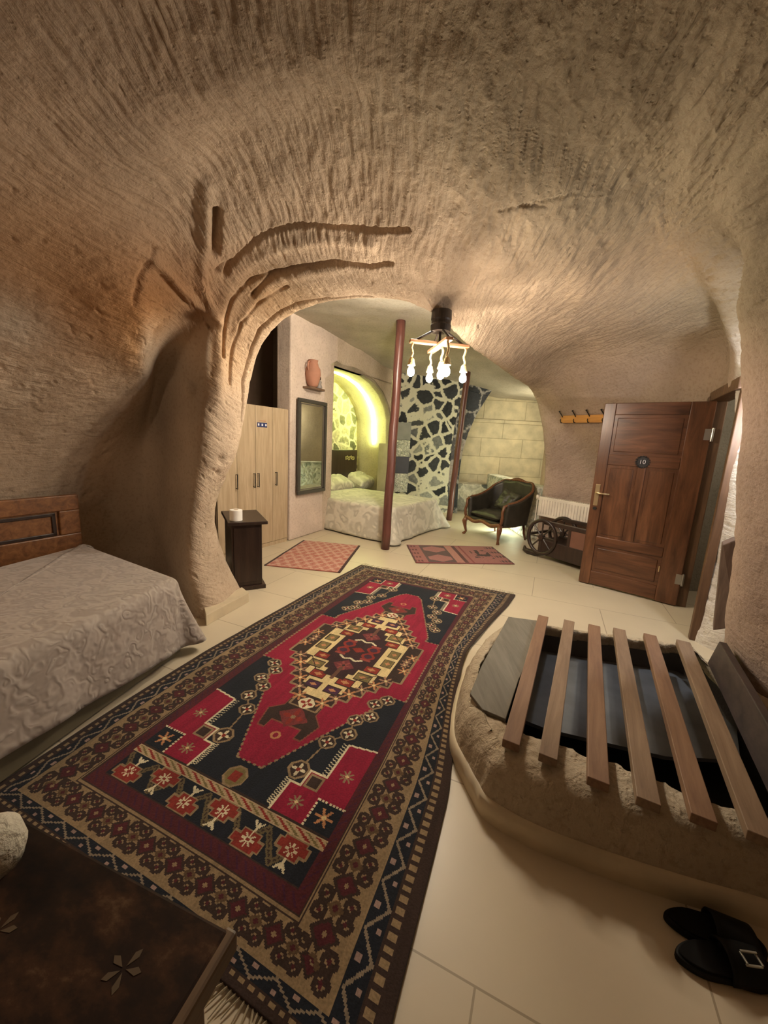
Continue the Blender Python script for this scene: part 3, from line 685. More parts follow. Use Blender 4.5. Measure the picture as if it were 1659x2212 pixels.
# stepped dark medallion with a tan contour, then the cream one inside it
def stepped(hw, hh, n, c, out, lim=1.0, ow=1.1):
    pts = []
    for k in range(n):
        x = hw*(1-k/n*lim); y0 = hh*(.22+.78*k/n) if k else 0; y1 = hh*(.22+.78*(k+1)/n)
        pts += [(x, y0), (x, y1)] if k else [(x, y1)]
    q = [(CXM+x, CYM+y) for x, y in pts]+[(CXM-x, CYM+y) for x, y in pts[::-1]]+[(CXM-x, CYM-y) for x, y in pts]+[(CXM+x, CYM-y) for x, y in pts[::-1]]
    poly(q, c, out, ow); return pts
poly([(CXM+x, CYM+y) for x, y in [(-13, -86), (-9, -86), (-9, -80), (9, -80), (9, -86), (13, -86), (16, -74), (10, -68), (10, -56), (-10, -56), (-10, -68), (-16, -74)]], BRN, (.20, .06, .04), .8)
poly([(CXM+x, CYM-y) for x, y in [(-13, -86), (-9, -86), (-9, -80), (9, -80), (9, -86), (13, -86), (16, -74), (10, -68), (10, -56), (-10, -56), (-10, -68), (-16, -74)]], BRN, (.20, .06, .04), .8)
stepped(40, 66, 7, BRN, TAN, .92)
pt = stepped(30, 56, 5, CRM, BRN, .9, .8)
for sy in (1, -1):
    for k in range(7):
        for sx in (1, -1):
            x = 35.5*(1-k/7*.92)+(1.5 if k == 0 else 0); y = 66*(.22+.78*(k+.45)/7) if k else 9
            flower(CXM+sx*x, CYM+sy*y*.94, 4.6, ORG_ if k % 2 == 0 else (.30, .16, .10), CRM, 6)
    for sx in (1, -1): flower(CXM+sx*35, CYM+sy*2, 3.6, (.30, .16, .10), CRM, 6)
    dia(CXM, CYM+sy*74, 9, 8, (.16, .03, .03)); flower(CXM, CYM+sy*74, 6, BRICK, TAN, 4); octa(CXM, CYM+sy*62, 4.6, WHT); flower(CXM, CYM+sy*62, 4, BRICK, WHT, 4)
    octa(CXM, CYM-sy*88, 2.6, ORG_); octa(CXM, CYM-sy*88, 1.4, RED)
    # small framed tiles on the cream
    for sx in (1, -1):
        for (x, y, w2, h2, c) in [(24.5, 6, 3.6, 4.2, OLV), (18, 17, 5, 3.6, BRICK), (17, 27, 5, 3.4, OLV), (9.5, 36, 5, 3.6, BRICK), (6.5, 46, 4.6, 3, (.06, .02, .05))]:
            poly([(CXM+sx*(x-w2), CYM+sy*(y-h2)), (CXM+sx*(x+w2), CYM+sy*(y-h2)), (CXM+sx*(x+w2), CYM+sy*(y+h2)), (CXM+sx*(x-w2), CYM+sy*(y+h2))], c, BRN, .8)
            dia(CXM+sx*x, CYM+sy*y, w2*.6, h2*.5, ORG_)
        line([(CXM+sx*14, CYM+sy*32), (CXM+sx*24, CYM+sy*21)], .7, BRN)
# dark heart
stepped(17, 34, 4, (.035, .014, .018), BRN, .8, .8)
for sy in (1, -1):
    dia(CXM, CYM+sy*21, 7.5, 7, (.15, .03, .035)); flower(CXM, CYM+sy*21, 5, (.24, .06, .05), BRN, 6)
    line([(CXM, CYM+sy*24), (CXM, CYM+sy*36)], 2.2, (.13, .06, .04))
    line([(CXM-8, CYM+sy*11), (CXM-4, CYM+sy*13.5), (CXM, CYM+sy*11.5), (CXM+4, CYM+sy*13.5), (CXM+8, CYM+sy*11)], 1.5, WHT)
    for sx in (1, -1):
        octa(CXM+sx*9.5, CYM+sy*4.5, 4.6, BRICK); octa(CXM+sx*9.5, CYM+sy*4.5, 2.6, (.05, .02, .04)); rect(CXM+sx*9.5-4, CYM+sy*8.8-1, CXM+sx*9.5+4, CYM+sy*8.8+1, (.26, .05, .04))
dia(CXM, CYM, 5, 3.6, BRICK)
IMG *= (.84+.30*np.repeat(np.repeat(vn(Xc[::4, ::4]/1.2, Yc[::4, ::4]/9, 9), 4, 0), 4, 1)[:NYr, :NXr, None])
IMG *= (.86+.28*fbm(Xc/30, Yc/14, 77, 3))[..., None]

_a, _b = atz(780, 1222), atz(1113, 1287)
ES = (_b-_a)/np.linalg.norm(_b-_a); ET = np.array([-ES[1], ES[0], 0]); RO = _a-ET*3.32
def rug_mesh(name, parent=None):
    yv = np.arange(NYr+1)*CS; xv = np.arange(NXr+1)*CS
    L_ = np.interp(yv, [0, 60, 118, 240, 332], [3, -3, -6, -4, 0]); Rr = np.interp(yv, [0, 15, 53, 84, 105, 150, 180, 202, 260, 300, 332], [172, 171, 169.5, 168, 164.5, 156, 152.5, 151.5, 161, 169, 173])
    k = np.ones(25)/25; sm_ = lambda v: np.convolve(np.pad(v, 12, mode='edge'), k, 'valid'); L_, Rr = sm_(L_), sm_(Rr)
    s = xv[None]+L_[:, None]*np.clip(1-xv/60, 0, 1)[None]+(Rr-172)[:, None]*np.clip((xv-128)/44, 0, 1)[None]**1.1
    # bunched side: keep the outer rows their own width by pushing the loss into the middle
    t = np.repeat(yv[:, None], len(xv), 1)
    t = t+(np.sin(xv/172*3.1)*2.0)[None]*np.clip(1-yv/60, 0, 1)[:, None]*1.0
    P = RO[None, None]+ES*(s/100)[..., None]+ET*(t/100)[..., None]
    P[..., 2] = .011+.004*fbm(s/14, t/20, 5, 2)+.012*np.exp(-((yv-190)/60)**2)[:, None]*np.clip((xv-140)/32, 0, 1)[None]**2*(1+.5*np.sin(yv/5))[:, None]
    m = len(yv); n = len(xv); idx = np.arange(m*n).reshape(m, n)
    q = np.stack([idx[:-1, :-1], idx[:-1, 1:], idx[1:, 1:], idx[1:, :-1]], -1).reshape(-1, 4)
    me = bpy.data.meshes.new(name); me.vertices.add(m*n); me.vertices.foreach_set('co', P.reshape(-1).astype(np.float32))
    me.loops.add(q.size); me.loops.foreach_set('vertex_index', q.reshape(-1).astype(np.int32))
    me.polygons.add(len(q)); me.polygons.foreach_set('loop_start', (np.arange(len(q))*4).astype(np.int32)); me.polygons.foreach_set('loop_total', np.full(len(q), 4, np.int32))
    me.update(calc_edges=True); me.polygons.foreach_set('use_smooth', np.ones(len(q), bool))
    col = np.concatenate([np.repeat(IMG.reshape(-1, 3), 4, 0), np.ones((len(q)*4, 1))], 1)
    ca = me.color_attributes.new('tone', 'FLOAT_COLOR', 'CORNER'); ca.data.foreach_set('color', col.reshape(-1).astype(np.float32))
    me.materials.append(M['wool']); o = bpy.data.objects.new(name, me); COL.objects.link(o)
    sm = o.modifiers.new('thick', 'SOLIDIFY'); sm.thickness = .009; sm.offset = -1
    if parent: o.parent = parent
    return o, P
carpet = thing('patterned_carpet', 'long knotted carpet with a red hexagon, navy corners and cream stepped medallion', 'carpet')
pile, RP = rug_mesh('pile', carpet)
fr = MB(); wf = plain('fringe_wool', (.42, .35, .24), .9)
def fringe(row, sgn, ln, step=6):
    mb = MB(); r = random.Random(2)
    for j in range(0, RP.shape[1], step):
        p = Vector(RP[row, j]); d_ = Vector(ET)*sgn*(ln*(.7+.5*r.random()))+Vector(ES)*r.uniform(-.03, .03)
        mb.tube([p+Vector((0, 0, -.004)), p+d_*.5+Vector((0, 0, -.003)), p+d_+Vector((0, 0, -.006))], [.003, .0025, .0015], 4)
    return mb
fringe(-1, 1, .075, 3).build('fringe', wf, carpet); fringe(0, -1, .06, 3).build('fringe', wf, carpet)

def quad_rug(name, c, nx, ny, paint, label, group=None, z=.008):
    c = [np.array(atz(*q)) for q in c]      # near-left, near-right, far-right, far-left
    u = np.linspace(0, 1, nx+1)[None, :, None]; v = np.linspace(0, 1, ny+1)[:, None, None]
    P = (c[0]*(1-u)+c[1]*u)*(1-v)+(c[3]*(1-u)+c[2]*u)*v
    P[..., 2] = z+.004*fbm(P[..., 0]*5, P[..., 1]*5, 4, 2)
    uu = (np.arange(nx)+.5)[None]/nx*np.ones((ny, 1)); vv = (np.arange(ny)+.5)[:, None]/ny*np.ones((1, nx))
    img = paint(uu, vv)
    o = grid_obj(name, P, M['wool']); me = o.data
    col = np.concatenate([np.repeat(img.reshape(-1, 3), 4, 0), np.ones((nx*ny*4, 1))], 1)
    ca = me.color_attributes.new('tone', 'FLOAT_COLOR', 'CORNER'); ca.data.foreach_set('color', col.reshape(-1).astype(np.float32))
    sm = o.modifiers.new('thick', 'SOLIDIFY'); sm.thickness = .006; sm.offset = -1
    tag(o, label, 'rug', group); return o
def paint1(u, v):
    im = np.ones(u.shape+(3,))*np.array((.42, .17, .13))
    w1 = np.abs(((u*7+v*6) % 1)-.5); w2 = np.abs(((u*7-v*6) % 1)-.5)
    im[(w1 < .16)] = (.52, .29, .22); im[(w2 < .12)] = (.52, .33, .26)
    im[(np.abs(w1-.5) < .08) & (np.abs(w2-.5) < .12)] = (.36, .10, .08)
    im[(v*9 % 1) < .10] = (.42, .12, .09)
    im[(u < .03) | (u > .965)] = (.05, .02, .02)
    return im
quad_rug('kilim_rug', [(570, 1222), (735, 1238), (778, 1180), (655, 1168)], 120, 100, paint1, 'salmon-red lattice kilim with dark side edges, in front of the mirror wall')
def paint2(u, v):
    im = np.ones(u.shape+(3,))*np.array((.30, .12, .11))
    im[(u > .13) & (u < .42)] = (.10, .06, .06)
    q = np.abs(((v*2) % 1)-.5); im[(u > .16) & (u < .40) & (q+np.abs(u-.28)*2 < .38)] = (.32, .14, .13)
    im[(u > .42) & (u < .50)] = (.38, .18, .15); im[(u > .50) & (u < .54)] = (.10, .04, .04); im[(u > .58) & (u < .60)] = (.20, .05, .05)
    z = fbm(u*26, v*10, 6, 2); im[(u > .66) & (u < .86) & (np.abs(v-.5) < .24) & (z > .52)] = (.05, .03, .03)
    im[(u > .88) & (np.abs(((v*4) % 1)-.5) < .2) & ((u*30 % 1) < .6)] = (.06, .03, .03)
    im[(u < .10) & (np.abs(((v*5) % 1)-.5) < .2) & ((u*30 % 1) < .6)] = (.12, .04, .04)
    im[(u < .012) | (u > .985)] = (.10, .04, .04); im[(v > .97) | (v < .03)] = (.20, .06, .06)
    return im
quad_rug('kilim_rug', [(898, 1217), (1112, 1220), (1063, 1182), (878, 1178)], 150, 70, paint2, 'dusty pink kilim with dark bands, lying before the armchair')

# ------------------------------------------------------------ masonry platform with an open pit and loose slats
zt = .25
outer_xy = [atz(*q)[:2] for q in [(1003, 1690), (1022, 1728), (1050, 1770), (1150, 1830), (1300, 1890), (1480, 1950), (1659, 2005)]]+[np.array(p) for p in [(1.55, .86), (1.85, .8), (2.1, .8), (2.12, 1.2), (2.12, 1.7), (2.08, 2.15)]]+[atz(*q, zt)[:2] for q in [(1500, 1386), (1400, 1368), (1250, 1348), (1110, 1333), (1058, 1348), (1012, 1395), (990, 1450), (983, 1520)]]
inner_xy = [atz(*q, zt)[:2] for q in [(1018, 1500), (1042, 1528), (1085, 1556), (1130, 1585), (1210, 1614), (1320, 1650), (1430, 1690), (1540, 1740)]]+[np.array(p) for p in [(1.34, 1.13), (1.55, 1.1), (1.78, 1.1), (1.86, 1.3), (1.88, 1.6), (1.9, 1.85)]]+[atz(*q, zt)[:2] for q in [(1490, 1404), (1395, 1388), (1260, 1368), (1150, 1352), (1105, 1352), (1060, 1400), (1035, 1445), (1022, 1475)]]
def closed(c, n):
    c = np.array(c); c = np.vstack([c, c[:1]]); k = len(c)-1
    idx = np.arange(-2, k+4) % k; e_ = np.array(c[:-1])[idx]
    return crom(e_, np.linspace(2, k+2, n, endpoint=True))
NP = 260
Oc, Ic = closed(outer_xy, NP), closed(inner_xy, NP)
# inward offset of the outer loop
ctr = Oc.mean(0)
def ins(c, dd):
    t = np.gradient(c, axis=0); t[0] = t[-1] = (c[1]-c[-2]); nn = np.stack([-t[:, 1], t[:, 0]], 1); nn /= np.linalg.norm(nn, axis=1)[:, None]
    sg = np.sign(((ctr-c)*nn).sum(1).mean()); return c+nn*sg*dd
fb = bmesh.new(); es_ = []
hl = ins(Oc, .07)[:-1:3]
for lp in ([(-3.4, -2.4), (5.4, -2.4), (5.4, 10.2), (-3.4, 10.2)], hl):
    vv_ = [fb.verts.new((float(x), float(y), 0)) for x, y in lp]
    es_ += [fb.edges.new((vv_[i], vv_[(i+1) % len(vv_)])) for i in range(len(vv_))]
bmesh.ops.triangle_fill(fb, use_beauty=True, edges=es_, normal=(0, 0, 1))
fme = bpy.data.meshes.new('floor'); fb.to_mesh(fme); fb.free(); fme.materials.append(M['floor'])
flo = bpy.data.objects.new('floor', fme); COL.objects.link(flo); struct(flo)
rows = []
for off_, z in [(0, .0), (.0, .03), (.004, .085), (.012, .09), (.02, .13), (.03, .17), (.045, .205), (.07, .235), (.10, .25)]:
    c = ins(Oc, off_); rows.append(np.column_stack([c, np.full(NP, z)]))
c1 = ins(Oc, .10)
for k in np.linspace(0, 1, 9)[1:]:
    c = c1*(1-k)+Ic*k; rows.append(np.column_stack([c, np.full(NP, .25+.004*math.sin(k*3))]))
for z in (.22, .19): rows.append(np.column_stack([ins(Ic, .0), np.full(NP, z)]))
Pg = np.array(rows)
nzp = (fbm(Pg[..., 0]*16, Pg[..., 1]*16, 13, 4)-.5)*.03
wgt = np.zeros(len(rows)); wgt[4:19] = 1
ph = fbm(Pg[..., 0]*34, Pg[..., 1]*34+Pg[..., 2]*20, 14, 3)-.5
Pg[..., 2] += (nzp*.7+ph*.014)*wgt[:, None]*(np.arange(len(rows)) > 5)[:, None]
Pg[..., 0] += ph*.018*wgt[:, None]
Pg[..., 1] += nzp*.7*wgt[:, None]
Pg[:, -1] = Pg[:, 0]
platform = thing('masonry_platform', 'low rounded plastered platform with an open pit under wooden slats', 'platform')
grid_obj('rim', Pg[3:], M['rim'], platform)
sk2 = Pg[:4].copy(); c = ins(Oc, -.006)
for k in range(3): sk2[k, :, :2] = c
grid_obj('skirting', sk2, sk, platform)
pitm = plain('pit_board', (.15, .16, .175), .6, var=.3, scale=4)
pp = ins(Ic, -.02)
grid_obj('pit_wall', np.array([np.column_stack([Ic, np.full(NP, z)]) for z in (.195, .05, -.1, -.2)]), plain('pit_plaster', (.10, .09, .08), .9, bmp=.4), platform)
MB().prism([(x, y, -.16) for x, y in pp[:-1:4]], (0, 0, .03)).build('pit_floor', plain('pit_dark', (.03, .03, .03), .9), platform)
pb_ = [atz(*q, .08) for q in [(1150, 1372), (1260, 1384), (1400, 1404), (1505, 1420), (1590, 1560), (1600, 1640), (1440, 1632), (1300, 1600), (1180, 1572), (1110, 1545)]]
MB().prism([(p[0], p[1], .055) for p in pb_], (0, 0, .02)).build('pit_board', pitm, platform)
bl = [atz(*q, zt+.015) for q in [(1098, 1334), (1182, 1345), (1120, 1470), (1092, 1556), (1042, 1535), (1015, 1500), (1040, 1440)]]
bm_ = wood('weathered_board', (.12, .105, .08), (.20, .18, .14), .7, axis=1)
o = MB().prism([(p[0], p[1], zt+.004) for p in bl], (0, 0, .018)).build('cover_board', bm_, None, bevel=.003)
tag(o, 'grey weathered board lying on the left end of the platform', 'board')
slat_w = [wood('slat_wood_a', (.165, .085, .05), (.29, .17, .10), .6, axis=1, bmp=.3), wood('slat_wood_b', (.17, .105, .065), (.31, .21, .135), .6, axis=1, bmp=.3)]
words = ['slat nearest the grey cover board on the platform, reddish', 'second slat from the grey cover board, pale brown', 'third slat from the grey cover board, reddish brown', 'fourth slat, right of the middle of the platform', 'fifth slat, one before the slat nearest the wall', 'sixth slat, the longest one beside the dark plank at the wall']
for k, (a_, b_, wd_) in enumerate([((1174, 1330), (1104, 1603), .066), ((1230, 1340), (1184, 1634), .066), ((1284, 1350), (1293, 1686), .070), ((1338, 1358), (1402, 1730), .070), ((1404, 1370), (1522, 1767), .070), ((1476, 1384), (1648, 1806), .072)]):
    A_, B_ = atz(*a_, .305), atz(*b_, .305); mid = (A_+B_)/2; L_ = np.linalg.norm(A_-B_)
    o = MB().box((0, 0, -.018), (wd_, L_, .036)).build('wooden_batten', slat_w[k % 2], None, bevel=.003)
    o.location = (mid[0], mid[1], .305); d_ = A_-B_; o.rotation_euler = (0, 0, math.atan2(d_[1], d_[0])-math.pi/2)
    tag(o, words[k], 'batten', 'wooden slats laid across the platform pit')
pk = wood('dark_plank', (.03, .022, .022), (.075, .052, .047), .5, axis=1)
A_, B_ = atz(1528, 1432, .26), atz(1659, 1715, .26); d_ = (A_-B_)/np.linalg.norm(A_-B_); n_2 = np.array([d_[1], -d_[0], 0])
B_ = B_-d_*.25
mb = MB(); mb.prism([A_, A_+n_2*.035, A_+n_2*.065+np.array([0, 0, .15]), A_+n_2*.03+np.array([0, 0, .15])], tuple(B_-A_))
tag(mb.build('leaning_plank', pk, None, bevel=.004), 'dark wide plank standing on edge against the right wall', 'plank')

# ------------------------------------------------------------ beds
def cloth_mat(name, c1, c2, scale, bstr, kind='scroll'):
    m, nt, b = new_mat(name); L = nt.links
    co = coords(nt)
    n = N(nt, 'ShaderNodeTexNoise', ins={'Scale': scale*.6, 'Detail': 2}); L.new(co, n.inputs['Vector'])
    mx = N(nt, 'ShaderNodeMixRGB', blend_type='ADD'); mx.inputs[0].default_value = .35; L.new(co, mx.inputs[1]); L.new(n.outputs['Color'], mx.inputs[2])
    v = N(nt, 'ShaderNodeTexVoronoi', feature='SMOOTH_F1', ins={'Scale': scale}); L.new(mx.outputs[0], v.inputs['Vector'])
    sn = N(nt, 'ShaderNodeMath', operation='SINE'); mm = N(nt, 'ShaderNodeMath', operation='MULTIPLY'); L.new(v.outputs['Distance'], mm.inputs[0]); mm.inputs[1].default_value = 13; L.new(mm.outputs[0], sn.inputs[0])
    r = ramp(nt, [(.1, c1), (.9, c2)]); mr = N(nt, 'ShaderNodeMapRange', ins={'From Min': -1, 'From Max': 1}); L.new(sn.outputs[0], mr.inputs[0]); L.new(mr.outputs[0], r.inputs[0])
    L.new(r.outputs[0], b.inputs['Base Color']); b.inputs['Roughness'].default_value = .75; b.inputs['Sheen Weight'].default_value = .3
    bump(nt, b, mr.outputs[0], bstr, .012)
    return m
M['quilt'] = cloth_mat('quilted_satin', (.32, .262, .22), (.40, .335, .285), 12, .3)
M['leaf'] = cloth_mat('leaf_satin', (.49, .45, .36), (.66, .61, .50), 7, .5)
M['sheet'] = plain('pillow_cloth', (.62, .60, .50), .8, bmp=.3, bscale=18)
def drape(name, mat, quad, top, hem, r=.05, folds=.02, flare=.05, corner=.0, nx=48, seed=0, hemfn=None):
    """cloth over a box whose plan is the quad (4 points)"""
    q = [np.array(p, float) for p in quad]; n = 4; loop = []; nor = []; cw = []
    ar = sum(q[i][0]*q[(i+1) % 4][1]-q[(i+1) % 4][0]*q[i][1] for i in range(4)); sg = 1 if ar > 0 else -1
    rc = .07
    for i in range(4):
        a_, b_, c_ = q[i], q[(i+1) % 4], q[(i+2) % 4]
        d = (b_-a_)/np.linalg.norm(b_-a_); nn = np.array([d[1], -d[0]])*sg
        e_ = (c_-b_)/np.linalg.norm(c_-b_); n2 = np.array([e_[1], -e_[0]])*sg
        for t in np.linspace(0, 1, nx, endpoint=False):
            p = a_+d*rc+(b_-d*rc-a_-d*rc)*t; loop.append(p); nor.append(nn); cw.append(0)
        cc = b_-d*rc+(-nn)*rc
        a0 = math.atan2(nn[1], nn[0]); a1 = math.atan2(n2[1], n2[0]); da = (a1-a0+math.pi) % (2*math.pi)-math.pi
        for t in np.linspace(0, 1, 12, endpoint=False):
            an = a0+da*t; v = np.array([math.cos(an), math.sin(an)]); loop.append(b_-(d-e_)*0-d*rc+e_*0+(-nn)*rc+v*rc); nor.append(v); cw.append(math.sin(math.pi*t)**1)
    loop = np.array(loop); nor = np.array(nor); cw = np.array(cw); m = len(loop)
    arc = np.concatenate([[0], np.cumsum(np.linalg.norm(np.diff(loop, axis=0), axis=1))])
    c0 = loop.mean(0); rows = []
    for k in (0.001, .15, .3, .45, .6, .75, .88, .96): 
        c = c0+(loop-nor*r-c0)*k; z = top+.010*(fbm(c[:, 0]*5, c[:, 1]*5, seed, 3)-.5)*2
        rows.append(np.column_stack([c, z]))
    for a_ in np.linspace(0, math.pi/2, 6):
        c = loop-nor*r*(1-math.sin(a_)); rows.append(np.column_stack([c, np.full(m, top-r*(1-math.cos(a_)))]))
    f = (fbm(arc*3.3, arc*0, seed+3, 3)-.5)*2
    for k in np.linspace(0, 1, 14)[1:]:
        hz = hem if hemfn is None else np.array([hemfn(p) for p in loop])
        z = (top-r)*(1-k)+hz*k
        out = flare*k+folds*f*k+corner*cw*k**1.2
        c = loop+nor*out[:, None]; rows.append(np.column_stack([c, z*np.ones(m)]))
    P = np.array(rows); P = np.concatenate([P, P[:, :1]], 1)
    o = grid_obj(name, P, mat); s = o.modifiers.new('thick', 'SOLIDIFY'); s.thickness = .008; s.offset = -1
    return o
walnut = wood('walnut', (.13, .05, .018), (.34, .15, .055), .38, axis=0)
darkw = wood('dark_wood', (.018, .010, .008), (.045, .025, .018), .35, axis=2)
# near bed
H = np.array([-2.40, 2.98]); Fc = np.array([-1.26, 2.33]); dl = (Fc-H)/np.linalg.norm(Fc-H); dn = np.array([-1.50, 1.10])-Fc; dn /= np.linalg.norm(dn)
B2 = Fc+dn*1.75; H2 = H+dn*1.75
bed = thing('single_bed', 'low bed with a panelled walnut headboard against the left wall', 'bed', (H[0], H[1], 0))
def bp(p, z): return (p[0]-H[0], p[1]-H[1], z)
mb = MB(); ii = lambda p, k: p+(((H+B2)/2)-p)*k
mb.prism([bp(ii(p, .04), .02) for p in (H, Fc, B2, H2)], (0, 0, .40)); mb.build('bed_base', plain('bed_base_cloth', (.17, .145, .09), .85), bed)
hb0 = H+np.array([-.03, .02]); hdn = (np.array([-2.60, 2.47])-np.array([-2.36, 2.98])); hdn /= np.linalg.norm(hdn); hbn = np.array([-hdn[1], hdn[0]])
if hbn@dl > 0: hbn = -hbn
def hp(s, z, dd=0): p = hb0+hdn*s+hbn*(.02+dd); return bp(p, z)
topz = atw(187, 1066, hb0, hb0+hdn)[2]
HL = 1.55
mb = MB()
def hbox(s0, s1, z0, z1, d0, d1): return MB().prism([hp(s0, z0, d0), hp(s1, z0, d0), hp(s1, z1, d0), hp(s0, z1, d0)], tuple(np.append(hbn*(d1-d0), 0)))
fr_ = MB()
for (s0, s1, z0, z1) in [(0, HL, topz-.12, topz), (0, HL, .40, .60), (0, .14, .60, topz-.12), (.62, .74, .60, topz-.12), (HL-.14, HL, .6, topz-.12)]:
    t = hbox(s0, s1, z0, z1, -.02, .03); fr_.add(t.v, t.f)
hbo = fr_.build('headboard', walnut, bed, bevel=.008)
for s0, s1 in ((.13, .63), (.73, HL-.13)):
    t = hbox(s0, s1, .59, topz-.11, .0, .02); t.build('panel', walnut, hbo)
    t = MB(); 
    for (a0, a1, z0, z1) in [(s0+.03, s1-.03, topz-.155, topz-.13), (s0+.03, s1-.03, .60, .625), (s0+.03, s0+.055, .60, topz-.13), (s1-.055, s1-.03, .60, topz-.13)]:
        u_ = hbox(a0, a1, z0, z1, -.012, .0); t.add(u_.v, u_.f)
    t.build('moulding', darkw, hbo, bevel=.004)
def hemf(p):
    # the hem dips at the far foot corner and lifts towards the viewer
    s = (p-Fc)@dn; return .07+.10*min(1, max(0, s/1.1))
sp1 = drape('bedspread', M['quilt'], [H+np.array([.03, -.02]), Fc, B2, H2+np.array([.03, -.02])], .53, .05, r=.07, folds=.03, flare=.035, corner=.13, seed=4, hemfn=hemf)
tag(sp1, 'grey-beige quilted bedspread with scroll stitching over the near-left bed', 'bedspread')

# bed in the alcove
ew = np.array([.55, .835]); el = np.array([-.835, .55]); F0 = np.array([.12, 5.42])
q0, q1, q2, q3 = F0, F0+ew*1.5, F0+ew*1.5+el*2.0, F0+el*2.0
bed2 = thing('double_bed', 'double bed standing in the lit alcove with a carved dark headboard', 'bed', (F0[0], F0[1], 0))
def b2(p, z): return (p[0]-F0[0], p[1]-F0[1], z)
i2 = lambda p: p+(((q0+q2)/2)-p)*.06
MB().prism([b2(i2(p), .02) for p in (q0, q1, q2, q3)], (0, 0, .40)).build('mattress', M['sheet'], bed2)
sp2 = drape('bedspread', M['leaf'], [q0, q1, q2, q3], .50, .02, r=.06, folds=.045, flare=.10, corner=.16, seed=9)
tag(sp2, 'pale satin bedspread with leaf pattern over the bed in the alcove', 'bedspread')
s_hr = ws(770, 1000)[0]
hr = P0+wd*(s_r-.02)+wn*(DEP-.10); hl = hr-wd*1.25
hz1 = atw(770, 972, hl, hr)[2]
pr = atw(771, 1000, hl, hr)[:2]
hb2 = [(*(hl-F0), .1), (*(pr-F0), .1), (*(pr-F0), hz1), (*(hl-F0), hz1)]
h2 = MB().prism(hb2, tuple(np.append(wn*.05, 0))).build('headboard', darkw, bed2, bevel=.008)
crv = MB(); gm = plain('gold_carving', (.45, .38, .16), .5)
for k in range(7):
    s = -.42+k*.045; c = np.array([*(pr+wd*s-F0), 0]); zc = hz1-.16+.012*math.sin(k*2)
    c = c-np.append(wn*.012, 0)
    ring = [tuple(c+np.append(wd*math.cos(t)*.022, 0)+np.array([0, 0, zc+.03*math.sin(t)])) for t in np.linspace(0, 2*math.pi*(.8 if k % 2 else 1), 12)]
    crv.tube(ring, .006, 5)
crv.build('carved_ornament', gm, h2)
def pillow_mesh(w_, d_, h_, seed):
    n = 28; t = np.linspace(-1, 1, n); X, Y = np.meshgrid(t, t); e_ = (np.clip(1-X**4, 0, 1)*np.clip(1-Y**4, 0, 1))**.5
    wr = (fbm(X*3+5, Y*3+5, seed, 3)-.5)*.05
    pin = 1-.07*(X**2)*(Y**2)*0-.08*(np.abs(X)**3+np.abs(Y)**3)*0
    T_ = np.stack([X*w_/2*(1-.08*(1-Y**2)*np.abs(X)**6), Y*d_/2*(1-.08*(1-X**2)*np.abs(Y)**6), h_/2*e_+wr*e_], -1); Bt = T_.copy(); Bt[..., 2] = -h_/2*e_
    mb = MB(); mb.add(T_.reshape(-1, 3), [(i*n+j, i*n+j+1, (i+1)*n+j+1, (i+1)*n+j) for i in range(n-1) for j in range(n-1)])
    mb.add(Bt.reshape(-1, 3), [(i*n+j, (i+1)*n+j, (i+1)*n+j+1, i*n+j+1) for i in range(n-1) for j in range(n-1)])
    return mb
for k, (px, py, lab) in enumerate([(722, 1042, 'left pale pillow, half hidden by the mirror wall'), (778, 1037, 'right pale pillow below the lit arch')]):
    p = atz(px, py, .62); o = pillow_mesh(.70, .52, .26, 20+k).build('pillow', M['leaf'], None, smooth=True)
    o.location = (p[0], p[1], .625); o.rotation_euler = (math.radians(10), math.radians(-22), math.atan2(ew[1], ew[0])+math.pi/2*0+.1*k)
    o.rotation_euler = Matrix.Rotation(math.atan2(ew[1], ew[0])+.08*k, 3, 'Z').to_euler()
    o.rotation_euler = (Matrix.Rotation(math.atan2(ew[1], ew[0])+.08*k, 3, 'Z') @ Matrix.Rotation(math.radians(20), 3, 'X')).to_euler()
    tag(o, lab, 'pillow', 'pillows on the alcove bed')

# ------------------------------------------------------------ poles
mah = wood('mahogany_pole', (.07, .024, .018), (.17, .065, .05), .32, axis=2)
def pole(base, topxy, ztop, r, lab):
    b_ = Vector((base[0], base[1], 0)); t_ = Vector((topxy[0], topxy[1], ztop)); mb = MB(); pts = []; rad = []
    for k in range(14):
        f = k/13; p = b_.lerp(t_, f); pts.append(p-b_+Vector((.004*math.sin(k*1.7), .004*math.cos(k*1.3), 0))); rad.append(r*(1+.03*math.sin(k*2.1)))
    mb.tube(pts, rad, 14); o = mb.build('wooden_pole', mah, None, smooth=True); o.location = b_; tag(o, lab, 'pole', 'mahogany poles propping the ceiling'); return o
pole(atz(832, 1186), atz(866, 698, 2.95)[:2], 3.0, .060, 'reddish wooden pole at the front corner of the alcove bed')
pole((1.27, 7.35), (1.40, 7.42), 2.85, .055, 'farther reddish wooden pole behind the alcove bed, before the stone wall')

